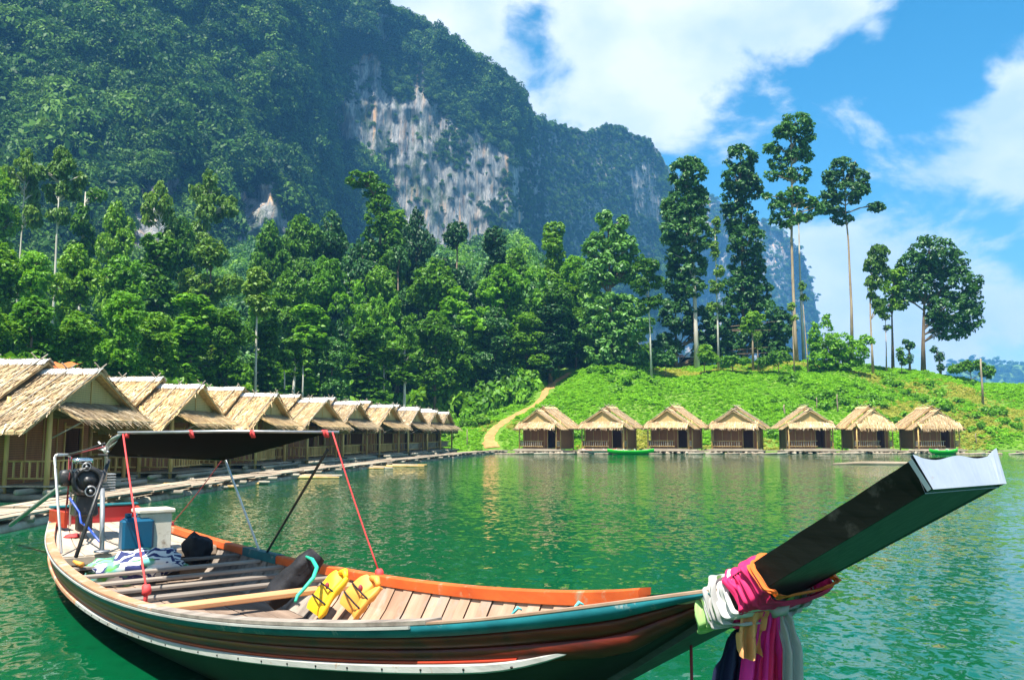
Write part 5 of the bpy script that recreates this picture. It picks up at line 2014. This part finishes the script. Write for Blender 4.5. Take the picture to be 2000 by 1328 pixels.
    for i in range(nseg + 1):
        t = i / nseg
        f0, f1 = F1[0].lerp(F2[0], t), F1[1].lerp(F2[1], t)
        g0, g1 = T1[0].lerp(T2[0], t), T1[1].lerp(T2[1], t)
        ch = Vector((0, 0, .0012 * math.sin(i * 2.3)))
        rows.append([f0, f0 + (f1 - f0) * .02, f0 + (f1 - f0) * .9, f1, g1 + ch, g0 + ch])
    mb.cur = 0
    mb.grid(rows, True)
    mb.add(rows[0], [(5, 4, 3, 2, 1, 0)])
    for i, fc in enumerate(mb.f[:nseg * 6]):
        if i % 6 == 1:
            mb.mi[i] = 1
    pr = mb.build('prow', ['prow_black', 'stem_grey'], boat)
    # tin end cap with scalloped upper edge
    lo, hi = [], []
    dirf = e
    for i in range(21):
        t = i / 20
        b = F2[0].lerp(F2[1], t) + dirf * .004 - Vector((0, 0, .003))
        u = T2[0].lerp(T2[1], t) + dirf * .004
        wv = .006 * math.cos(t * 4 * math.pi) + .022 * max(0, abs(t - .5) * 2 - .8) * 5 * (1 if t > .5 else .35)
        lo.append(b)
        hi.append(u + Vector((0, 0, wv)) - dirf * .004)
    mb = MB()
    mb.grid([lo, hi, [p - dirf * .01 for p in hi], [p - dirf * .03 for p in lo]], False)
    mb.build('prow_cap', 'tin_white', pr)
    for s_ in range(2):
        mb = MB()
        rows = []
        for i in range(4):
            t = .982 + .018 * i / 3
            f, g = F1[s_].lerp(F2[s_], t), T1[s_].lerp(T2[s_], t)
            o = Vector((0, (-.004, .004)[s_], 0))
            rows.append([f + o, g + o])
        mb.grid(rows)
        mb.build('cap_flange', 'tin_white', pr)
    return boat, e, nf


BOAT, STEM_E, STEM_N = build_boat()


def W_(p):
    """boat coordinates -> world"""
    p = Vector(p)
    return B0 + BD * p.x + BT * p.y + Vector((0, 0, p.z))


def boat_thing(name, label, cat, group=None):
    """a thing that rests in the boat: its parts are given in boat coordinates"""
    o = empty(name, B0, -BTH)
    return tag(o, label, cat, group)


def settle(root, at):
    """move a thing's origin to its base without moving its parts"""
    d = Vector(at)
    root.location = W_(d)
    for c in root.children:
        c.location = Vector(c.location) - d


def blob(mb, c, r, n=10, m=14, noise=.12, seed=0, flat=None, ex=1.0):
    """soft lumpy sack; ex < 1 squares it off"""
    rows = []
    rg = np.random.default_rng(seed)
    off = rg.uniform(0, 50, 3)

    def pw(v): return math.copysign(abs(v) ** ex, v)
    for i in range(n + 1):
        th = math.pi * i / n
        row = []
        for j in range(m):
            ph = 2 * math.pi * j / m
            d = Vector((pw(math.sin(th)) * pw(math.cos(ph)), pw(math.sin(th)) * pw(math.sin(ph)), -pw(math.cos(th))))
            k = 1 + noise * float(fbm(np.array([[d.x * 2.2 + off[0], d.y * 2.2 + off[1], d.z * 2.2 + off[2]]]), 3, seed)[0])
            p = Vector((c[0] + d.x * r[0] * k, c[1] + d.y * r[1] * k, c[2] + d.z * r[2] * k))
            if flat is not None and p.z < flat:
                p.z = flat
            row.append(p)
        rows.append(row)
    s0, mb.smooth = mb.smooth, True
    mb.grid(rows, True)
    mb.smooth = s0
    return mb


def build_boat_things():
    # canopy
    can = boat_thing('canopy', 'black shade net canopy tied over the boat', 'canopy')
    FN, FF, AF, AN = Vector((4.75, -.8, 1.905)), Vector((6.0, .8, 1.91)), Vector((3.07, .8, 1.575)), Vector((2.95, -.52, 1.655))
    rows = []
    for i in range(13):
        u = i / 12
        a, b = AN.lerp(FN, u), AF.lerp(FF, u)
        row = []
        for j in range(17):
            v = j / 16
            p = a.lerp(b, v)
            p.z -= .05 * math.sin(math.pi * u) * math.sin(math.pi * v) + .012 * math.sin(v * 19 + u * 4) * (1 - u)
            row.append(p)
        rows.append(row)
    mb = MB()
    mb.smooth = True
    mb.grid(rows)
    mb.build('net', 'net_black', can)
    mb = MB()
    mb.tube([FN + Vector((-.02, -.04, .0)), FN.lerp(FF, .5) + Vector((0, 0, .012)), FF + Vector((.02, .06, 0))], .014, 7)
    mb.build('front_pole', 'steel_grey', can)
    mb = MB()
    mb.tube([AN + Vector((0, -.1, 0)), AF + Vector((0, .05, 0))], .013, 7)
    mb.build('rear_pole', 'iron_black', can)
    for a, b, r, mt in ((AF, (3.70, gb(3.7) - .04, .54), .014, 'steel_white'), (Vector((5.9, .80, 1.74)), (3.92, gb(3.9) - .04, .54), .014, 'iron_black'), (FN.lerp(FF, .02), FN.lerp(FF, .02) + Vector((0, 0, -.05)), .02, 'rope_red')):
        mb = MB()
        mb.tube([a, Vector(a).lerp(Vector(b), .5), b], r, 7)
        mb.build('support_pole' if mt != 'rope_red' else 'tie', mt, can)
    for t in (.33, .62, .97):
        mb = MB()
        p = FN.lerp(FF, t)
        for k in range(4):
            mb.tube([p + Vector((.03 * k - .05, -.02, .02)), p + Vector((.03 * k - .03, 0, -.03 - .02 * (k % 2)))], .012, 6)
        mb.build('tie', 'rope_red', can)
    settle(can, (4, 0, .5))
    # stays
    for (a, b, r, mt, lab) in ((FN, on_boat(286, 1150, z=.62), .009, 'rope_red', 'red rope from the canopy down to the near side of the boat'), (FF, (6.52, gb(6.5) - .03, gzz(6.5) + .05), .008, 'rope_red', 'red rope from the canopy tip to the far orange gunwale'), (AF + Vector((-.1, 0, 0)), (1.15, gb(1.15) - .03, gzz(1.15) + .05), .006, 'rope_maroon', 'thin dark red rope from the canopy rear to the far gunwale')):
        a, b = Vector(a), Vector(b)
        t = boat_thing('stay_rope', lab, 'rope', 'ropes staying the canopy')
        mb = MB()
        pts = [a.lerp(b, k / 8) + Vector((0, 0, -.025 * math.sin(math.pi * k / 8))) for k in range(9)]
        mb.tube(pts, r, 7)
        mb.build('line', mt, t)
        mb = MB()
        blob(mb, b + Vector((0, 0, -.01)), (.035, .04, .05), 6, 8, .3, 3)
        mb.tube([b, b + Vector((.01, -.01, -.14))], .018, 6)
        mb.build('knot', mt, t)
        settle(t, b)
    # pipe frame at the stern
    fr = boat_thing('pipe_frame', 'white steel pipe frame standing at the stern', 'frame')
    p0 = on_boat(120, 1081, l=-.86)
    p1 = on_boat(107, 893, l=-.86)
    p2 = on_boat(112, 888, l=-.84)
    p3 = on_boat(133, 888, l=-.62)
    q0 = on_boat(138, 1000, l=-.50)
    q1 = on_boat(140, 898, l=-.50)
    mb = MB()
    mb.tube([p0, p1, p1.lerp(p2, .5) + Vector((0, 0, .01)), p2, p3], .016, 8)
    mb.build('front_leg', 'steel_white', fr)
    mb = MB()
    mb.tube([q0 + Vector((0, 0, -.18)), q1, p3], .014, 8)
    mb.build('rear_leg', 'steel_white', fr)
    mb = MB()
    mb.tube([p3, on_boat(170, 878, l=-.55), on_boat(205, 866, l=-.52)], .013, 6)
    mb.build('top_bar', 'iron_black', fr)
    for a, b in (((133, 890), (205, 872)), ((135, 893), (132, 985)), ((140, 893), (128, 1000))):
        mb = MB()
        mb.tube([on_boat(*a, l=-.58), on_boat(*b, l=-.55)], .008, 6)
        mb.build('lashing', 'rope_maroon', fr)
    settle(fr, p0)
    # engine
    en = boat_thing('engine', 'black longtail engine on its mount at the stern', 'engine')
    ex, el = 1.15, -.36
    tx = -BTH  # faces
    cz = 1.27
    mb = MB()
    mb.box((ex, el, cz), (.36, .34, .34), bev=.05)
    mb.build('block', 'iron_black', en)
    vd = (Vector((0, 0, EYE)) - W_((ex, el, cz)))
    fx, fy = vd.dot(BD), vd.dot(BT)
    fwd = Vector((fx, fy, 0)).normalized()
    sd = Vector((-fwd.y, fwd.x, 0))
    c0 = Vector((ex, el, cz))

    def ring(cx, czz, r, depth, mt, nm, hub=True, parent=en):
        c = c0 + sd * cx + Vector((0, 0, czz)) + fwd * depth
        mb = MB()
        mb.disc(c, fwd, r, .05, 22)
        o = mb.build(nm, mt, parent)
        mb = MB()
        prof = [(r * .92, .03), (r * .92, .05), (r * .72, .05), (r * .70, .03)]
        rows = []
        for k in range(22):
            a = 2 * math.pi * k / 22
            rows.append([c + (sd * math.cos(a) + Vector((0, 0, 1)) * math.sin(a)) * q + fwd * h for q, h in prof])
        rows.append(rows[0])
        mb.smooth = True
        mb.grid(rows)
        if hub:
            mb.disc(c + fwd * .04, fwd, r * .28, .05, 12)
        mb.build('rim', 'iron_black' if r > .1 else 'steel_grey', o)
    ring(.02, .02, .19, .20, 'iron_black', 'flywheel')
    ring(.06, -.11, .075, .27, 'iron_black', 'pulley')
    ring(-.0, .20, .06, .20, 'iron_black', 'pulley')
    mb = MB()
    blob(mb, c0 + Vector((0, 0, .27)) - sd * .05, (.11, .13, .045), 8, 14, .08, 5, ex=.7)
    mb.build('fuel_tank', 'chrome', en)
    mb = MB()
    for k in range(7):
        mb.box(c0 + sd * .24 + Vector((0, 0, -.12 + .035 * k)), (.2, .2, .014), bev=.004)
    mb.build('cylinder_fins', 'steel_grey', en)
    mb = MB()
    blob(mb, c0 - sd * .24 + Vector((0, 0, .05)), (.09, .09, .11), 8, 12, .03, 6, ex=.7)
    mb.build('air_filter', 'iron_black', en)
    mb = MB()
    mb.box(c0 + sd * .16 + fwd * .16 + Vector((0, 0, .08)), (.10, .10, .14), bev=.02).box(c0 - sd * .12 + fwd * .18 + Vector((0, 0, -.06)), (.08, .08, .10), bev=.02).tube([c0 - sd * .2 + fwd * .15 + Vector((0, 0, .16)), c0 - sd * .1 + fwd * .22 + Vector((0, 0, .06)), c0 + sd * .02 + fwd * .2 + Vector((0, 0, -.14))], .018, 7)
    mb.build('carburettor', 'iron_black', en)
    mb = MB()
    mb.box(c0 + Vector((0, 0, -.30)), (.26, .30, .30), taper=.8, bev=.03)
    mb.box(c0 + Vector((0, 0, -.52)), (.16, .18, .24), bev=.02)
    mb.build('mount', 'iron_black', en)
    mb = MB()
    mb.tube([c0 + Vector((0, 0, -.46)), c0 + Vector((0, 0, -.77))], .045, 10)
    mb.build('swivel_post', 'steel_grey', en)
    mb = MB()
    mb.tube([c0 + Vector((-.15, .0, .0)), Vector((-.3, el - .05, 1.12)), Vector((-3.4, el - .2, .35))], .035, 9)
    mb.build('propeller_shaft', 'steel_grey', en)
    a, b = on_boat(148, 1088, l=-.78), on_boat(213, 897, l=-.38)
    mb = MB()
    mb.tube([a, a.lerp(b, .5), b], .022, 8)
    mb.build('tiller', 'iron_black', en)
    pts = [on_boat(200, 955, l=-.40), on_boat(200, 1000, l=-.42), on_boat(199, 1076, l=-.46)]
    mb = MB()
    mb.tube(pts, .028, 9)
    mb.disc(pts[-1], (0, 0, 1), .09, .02, 14)
    mb.build('prop_stand', 'steel_grey', en)
    mb = MB()
    mb.tube([on_boat(205, 940, l=-.4), on_boat(208, 895, l=-.42), on_boat(206, 876, l=-.46), on_boat(220, 858, l=-.55), on_boat(240, 848, l=-.7)], [.02, .02, .024, .024, .022], 9)
    mb.tube([on_boat(206, 880, l=-.46), on_boat(238, 856, l=-.66)], .012, 7)
    mb.build('exhaust_pipe', 'steel_grey', en)
    mb = MB()
    for k in range(5):
        r_ = random.Random(k)
        mb.tube([on_boat(203, 876, l=-.5), on_boat(196 + r_.uniform(-8, 12), 868 + r_.uniform(-6, 10), l=-.52), on_boat(206 + r_.uniform(-3, 8), 882, l=-.5)], .012, 6)
    mb.build('rag_knot', 'rope_white', en)
    mb = MB()
    mb.tube([c0 + fwd * .1 - sd * .18 + Vector((0, 0, -.2)), on_boat(155, 1000, l=-.45), on_boat(158, 1020, l=-.45), on_boat(172, 1030, l=-.43), on_boat(195, 1058, l=-.43)], .014, 8)
    mb.build('fuel_hose', 'hose_blue', en)
    settle(en, (ex, el, .52))
    # box, canister
    bx = boat_thing('storage_box', 'cream wooden box with overhanging lid on the stern deck', 'box')
    c = on_boat(296, 1074, z=.5)
    c.x -= .10
    c.y += .03
    mb = MB()
    mb.box((c.x, c.y, .5 + .22), (.30, .36, .44), bev=.01)
    mb.build('body', 'box_cream', bx)
    mb = MB()
    mb.box((c.x, c.y, .5 + .466), (.35, .43, .05), bev=.012)
    mb.build('lid', 'box_cream', bx)
    settle(bx, (c.x, c.y, .5))
    cn = boat_thing('jerrycan', 'teal blue plastic canister against the cream box', 'canister')
    c = on_boat(264, 1075, z=.505)
    mb = MB()
    mb.box((c.x + .02, c.y, .5 + .20), (.20, .36, .40), bev=.045)
    mb.build('body', 'can_blue', cn)
    mb = MB()
    mb.disc((c.x + .02, c.y - .1, .925), (0, 0, 1), .04, .05, 14)
    mb.build('cap', 'can_blue', cn)
    mb = MB()
    mb.tube([(c.x + .02, c.y - .02, .89), (c.x + .02, c.y, .94), (c.x + .02, c.y + .1, .94), (c.x + .02, c.y + .13, .89)], .015, 7)
    mb.build('handle', 'can_blue', cn)
    settle(cn, (c.x, c.y, .5))
    # bags, cloth bundle, vests, small things
    o = boat_thing('black_sack', 'black sack leaning on the far gunwale by the cream box', 'sack')
    p = on_boat(385, 1078, z=.48)
    mb = MB()
    blob(mb, p + Vector((0, 0, .03)), (.24, .15, .19), 12, 18, .28, 9, .25)
    mb.build('body', 'bag_black', o)
    settle(o, p)
    o = boat_thing('cloth_bundle', 'heap of green and navy striped cloth under the stern deck edge', 'cloth')
    p = on_boat(255, 1108, z=.40)
    mb = MB()
    blob(mb, p, (.26, .52, .17), 12, 22, .35, 12, .2)
    blob(mb, p + Vector((.1, .25, .06)), (.2, .25, .15), 10, 16, .35, 13, .2)
    mb.build('heap', 'striped_cloth', o)
    settle(o, p)
    o = boat_thing('black_bag', 'black padded bag edged with a green strap amidships', 'bag')
    p = on_boat(572, 1130, l=.42)
    ux = Vector((.12, .70, .70)).normalized()
    vx = Vector((.95, -.2, .05)).normalized()
    wx = ux.cross(vx)
    mb = MB()
    rows = []
    for i in range(19):
        t = i / 18 * 2 - 1
        cc = p + ux * t * .30
        row = []
        for j in range(24):
            a = 2 * math.pi * j / 24
            cx = math.copysign(abs(math.cos(a)) ** .6, math.cos(a))
            cw = math.copysign(abs(math.sin(a)) ** .8, math.sin(a))
            k = (1 - .75 * max(0, abs(t) - .55) ** 1.2) * (1 + .16 * float(fbm(np.array([[t * 3.1, cx * 2.3, cw * 2.3]]), 3, 8)[0]))
            row.append(cc + vx * cx * .15 * k * (1 - .25 * (1 - t) / 2) + wx * cw * .11 * k)
        rows.append(row)
    mb.smooth = True
    mb.grid(rows, True)
    mb.add(rows[0], [tuple(range(23, -1, -1))])
    mb.add(rows[-1], [tuple(range(24))])
    mb.build('body', 'bag_black', o)
    sp = [on_boat(x, y, l=l) for x, y, l in ((596, 1086, .50), (610, 1092, .46), (619, 1108, .42), (612, 1128, .34), (595, 1148, .26), (581, 1163, .20), (577, 1174, .16))]
    mb = MB()
    mb.tube(sp, [.012, .017, .018, .018, .016, .015, .013], 8)
    mb.build('strap', 'strap_green', o)
    settle(o, p - Vector((0, 0, .25)))
    for (px, py, mt, lab, w, h, rzz) in ((642, 1160, 'vest_yellow', 'bright yellow life vest beside the black bag', .34, .40, .3), (706, 1165, 'vest_orange', 'yellow orange life vest nearer the bow', .36, .32, .7)):
        o = boat_thing('life_vest', lab, 'life vest', 'life vests on the boat floor')
        p = on_boat(px, py, l=.50)
        # leaning on the planks of the far side
        up = Vector((0.5 * rzz, .55, .75)).normalized()
        ac = Vector((1, -.1, -.35 * rzz)).normalized()
        nn = ac.cross(up).normalized()
        if nn.y < 0:
            nn = -nn
        for side in (-1, 1):
            mb = MB()
            rows = []
            for i in range(15):
                t = i / 14 * 2 - 1
                row = []
                wd = w * (.252 if t < .35 else .252 - .14 * (t - .35)) * (1 - .22 * max(0, abs(t) - .8) * 5)
                for j in range(16):
                    a = 2 * math.pi * j / 16
                    cx = math.copysign(abs(math.cos(a)) ** .45, math.cos(a))
                    cz_ = math.copysign(abs(math.sin(a)) ** .6, math.sin(a))
                    wr = .012 * float(vnoise(np.array([[t * 3 + px, cx * 2 + side, cz_]]), 4)[0])
                    bend = .02 * t * t * (1 if rzz < .5 else 1.3) - .03 * cx * side
                    row.append(p + up * (t * h * .5) + ac * (side * w * .25 + cx * wd) + nn * (cz_ * .032 * (1 - .4 * abs(t) ** 6) + wr + bend))
                rows.append(row)
            mb.smooth = True
            mb.grid(rows, True)
            mb.add(rows[0], [tuple(range(15, -1, -1))])
            mb.add(rows[-1], [tuple(range(16))])
            mb.build('panel', mt, o)
        mb = MB()
        mb.tube([p + up * h * .5 - ac * w * .22, p + up * h * .58, p + up * h * .5 + ac * w * .22], [.022, .03, .022], 8)
        mb.build('collar', mt, o)
        for t in (-.2, .1):
            mb = MB()
            mb.tube([p + up * t * h - ac * w * .48 - nn * .05, p + up * t * h - ac * w * .25 - nn * .066, p + up * t * h + ac * w * .25 - nn * .066, p + up * t * h + ac * w * .48 - nn * .05], .008, 6)
            mb.build('strap', 'bag_black', o)
        mb = MB()
        blob(mb, p - nn * .06 + up * .05, (.02, .02, .03), 6, 8, .1, 2)
        mb.build('whistle', 'rope_maroon', o)
        settle(o, p - up * h * .5)
    o = boat_thing('red_rag', 'small red rag lying on the stern deck', 'rag')
    p = on_boat(143, 1047, z=.56)
    mb = MB()
    blob(mb, p, (.10, .10, .03), 6, 12, .5, 21)
    mb.build('rag', 'rope_red', o)
    settle(o, p)
    o = boat_thing('yellow_scoop', 'small yellow plastic scoop by the near gunwale at the stern', 'scoop')
    p = on_boat(152, 1100, z=.50)
    mb = MB()
    mb.tube([p + Vector((-.06, -.03, .02)), p, p + Vector((.07, .03, -.01))], [.015, .025, .03], 10)
    mb.build('bowl', 'vest_orange', o)
    settle(o, p)
    # mooring line below the stem
    o = boat_thing('mooring_rope', 'dark red mooring line hanging from the bow stem into the lake', 'rope')
    p = on_boat(1350, 1272, l=0.05)
    mb = MB()
    mb.tube([p + Vector((0, 0, .06)), p + Vector((0, 0, -.4)), p + Vector((0.03, 0.02, -1.2))], .007, 7)
    mb.build('line', 'rope_maroon', o)
    settle(o, p + Vector((0, 0, -1)))


build_boat_things()


def build_sashes():
    rgs = np.random.default_rng(5)

    def wrap(name, label, mt, s_mid, width, grow, seed, tilt=0., n_fold=5, sag=0.):
        """a twisted band of cloth wound once round the stem"""
        o = boat_thing(name, label, 'sash', 'cloth sashes tied round the prow')
        rows = []
        nv, nu = 28, 110
        for i in range(nv + 1):
            v = i / nv - .5
            row = []
            for j in range(nu):
                a = 2 * math.pi * j / nu
                s = s_mid + v * width
                half = .5 * np.interp(s, [10.9, 11.3, 11.62, 12.378], [.70, .50, .43, .52]) + grow
                front, back = .022 + grow, .10 + grow
                # rounded rectangle round the stem
                ca, sa = math.cos(a), math.sin(a)
                l = half * math.copysign(abs(ca) ** .55, ca)
                nn = (front if sa > 0 else back) * math.copysign(abs(sa) ** .55, sa)
                wr = .0055 * (abs(math.sin(n_fold * math.pi * (v + .5) + 1.4 * math.sin(a * 2 + seed) + seed)) - .6) + .012 * float(vnoise(np.array([[ca * 2.2 + seed, sa * 2.2, v * 9 + seed]]), seed)[0])
                k = 1 + wr / (half * .6)
                edge = 1 - .35 * (2 * abs(v)) ** 4 * grow / max(half, .01)
                base = Vector((s, 0, stem_z(s)))
                p = base + Vector((0, l * k * edge, 0)) + STEM_N * (nn * (1 + wr / .05)) + STEM_E * (tilt * l + .018 * math.sin(a * 3 + seed))
                if sa > 0:
                    p += Vector((0, 0, -sag * (1 - abs(ca)) * (.5 + v)))
                row.append(p)
            rows.append(row)
        mb = MB()
        mb.smooth = True
        mb.grid(rows, True)
        mb.build('wrap', mt, o)
        return o

    def tail(o, pts, w0, w1, mt, seed, nf=3, amp=.025):
        """a strip of cloth hanging down from the wrap through the given points"""
        rows = []
        n = 18
        P = [Vector(p) for p in pts]
        for i in range(n + 1):
            t = i / n * (len(P) - 1)
            k = min(int(t), len(P) - 2)
            c = P[k].lerp(P[k + 1], t - k)
            w = w0 + (w1 - w0) * i / n
            row = []
            m = 20
            for j in range(m + 1):
                u = j / m - .5
                f = amp * (i / n * .8 + .35) * math.sin(nf * 2 * math.pi * u + seed + .8 * math.sin(i * .35))
                row.append(c + Vector((.60 * w * u + f * .75, -.0 + .79 * w * u - f * .6, .01 * math.sin(u * 7 + i))))
            rows.append(row)
        mb = MB()
        mb.smooth = True
        mb.grid(rows)
        mb.build('tail', mt, o)

    def fp(px, py, l=-.06):
        return on_boat(px, py, l=l)
    o = wrap('sash', 'pale green and white sash wound lowest round the prow', 'sash_green', 11.48, .11, .020, 3, .10, 9)
    settle(o, (11.36, 0, 1.1))
    o = wrap('sash', 'white sash bunched above the pale green one', 'sash_white', 11.545, .105, .022, 8, .05, 9)
    settle(o, (11.44, 0, 1.15))
    o = wrap('sash', 'pink red sash below the orange edge on the prow', 'sash_pink', 11.64, .135, .022, 5, -.02, 11, .02)
    tail(o, [fp(1506, 1190), fp(1500, 1230), fp(1492, 1290), fp(1486, 1400)], .08, .22, 'sash_magenta', 1.0, 3)
    tail(o, [fp(1518, 1192, -.03), fp(1514, 1240, -.04), fp(1506, 1300, -.05), fp(1502, 1420, -.05)], .05, .13, 'sash_pink', 2.2, 2)
    settle(o, (11.6, 0, 1.2))
    o = wrap('sash', 'narrow orange sash uppermost on the prow', 'sash_orange', 11.715, .020, .018, 6, -.02, 2)
    tail(o, [fp(1475, 1188, -.12), fp(1470, 1215, -.13), fp(1462, 1245, -.14), fp(1466, 1284, -.14)], .11, .09, 'sash_peach', .4, 2, .03)
    settle(o, (11.7, 0, 1.3))
    o = wrap('sash', 'grey white sash knotted across the others with a long tail', 'sash_grey', 11.535, .06, .034, 9, .12, 3, .03)
    tail(o, [fp(1524, 1180, -.02), fp(1536, 1215, -.02), fp(1546, 1270, -.03), fp(1545, 1400, -.03)], .05, .09, 'sash_grey', 3.0, 2)
    mb = MB()
    blob(mb, fp(1518, 1186, -.03), (.05, .05, .035), 8, 12, .3, 4)
    mb.build('knot', 'sash_grey', o)
    settle(o, (11.5, 0, 1.15))
    o = boat_thing('sash', 'navy blue sash hanging lowest from the prow knot', 'sash', 'cloth sashes tied round the prow')
    tail(o, [fp(1455, 1215, -.13), fp(1440, 1255, -.13), fp(1424, 1310, -.13), fp(1410, 1420, -.13)], .06, .17, 'sash_navy', 1.5, 2, .03)
    settle(o, fp(1455, 1215, -.13))
    o = boat_thing('sash', 'short red sash end tucked under the pale green wrap', 'sash', 'cloth sashes tied round the prow')
    tail(o, [fp(1428, 1195, -.18), fp(1434, 1210, -.17), fp(1440, 1222, -.16)], .10, .08, 'sash_pink', 1.1, 1, .015)
    settle(o, fp(1430, 1200, -.18))


build_sashes()
#--HAZE--
def build_haze():
    mb = MB()
    mb.box((350, 1330, 258), (4400, 2760, 522))
    o = mb.build('haze', 'soil')
    o.data.materials.clear()
    m, nt, out = new_mat('air')
    v = nt.nodes.new('ShaderNodeVolumePrincipled')
    v.inputs['Color'].default_value = (0.15, 0.50, 1.0, 1)
    v.inputs['Density'].default_value = 0.00029
    v.inputs['Anisotropy'].default_value = 0.0
    nt.links.new(v.outputs[0], out.inputs['Volume'])
    o.data.materials.append(m)
    tag(o, 'thin blue air haze over the lake', 'haze', kind='stuff')


build_haze()
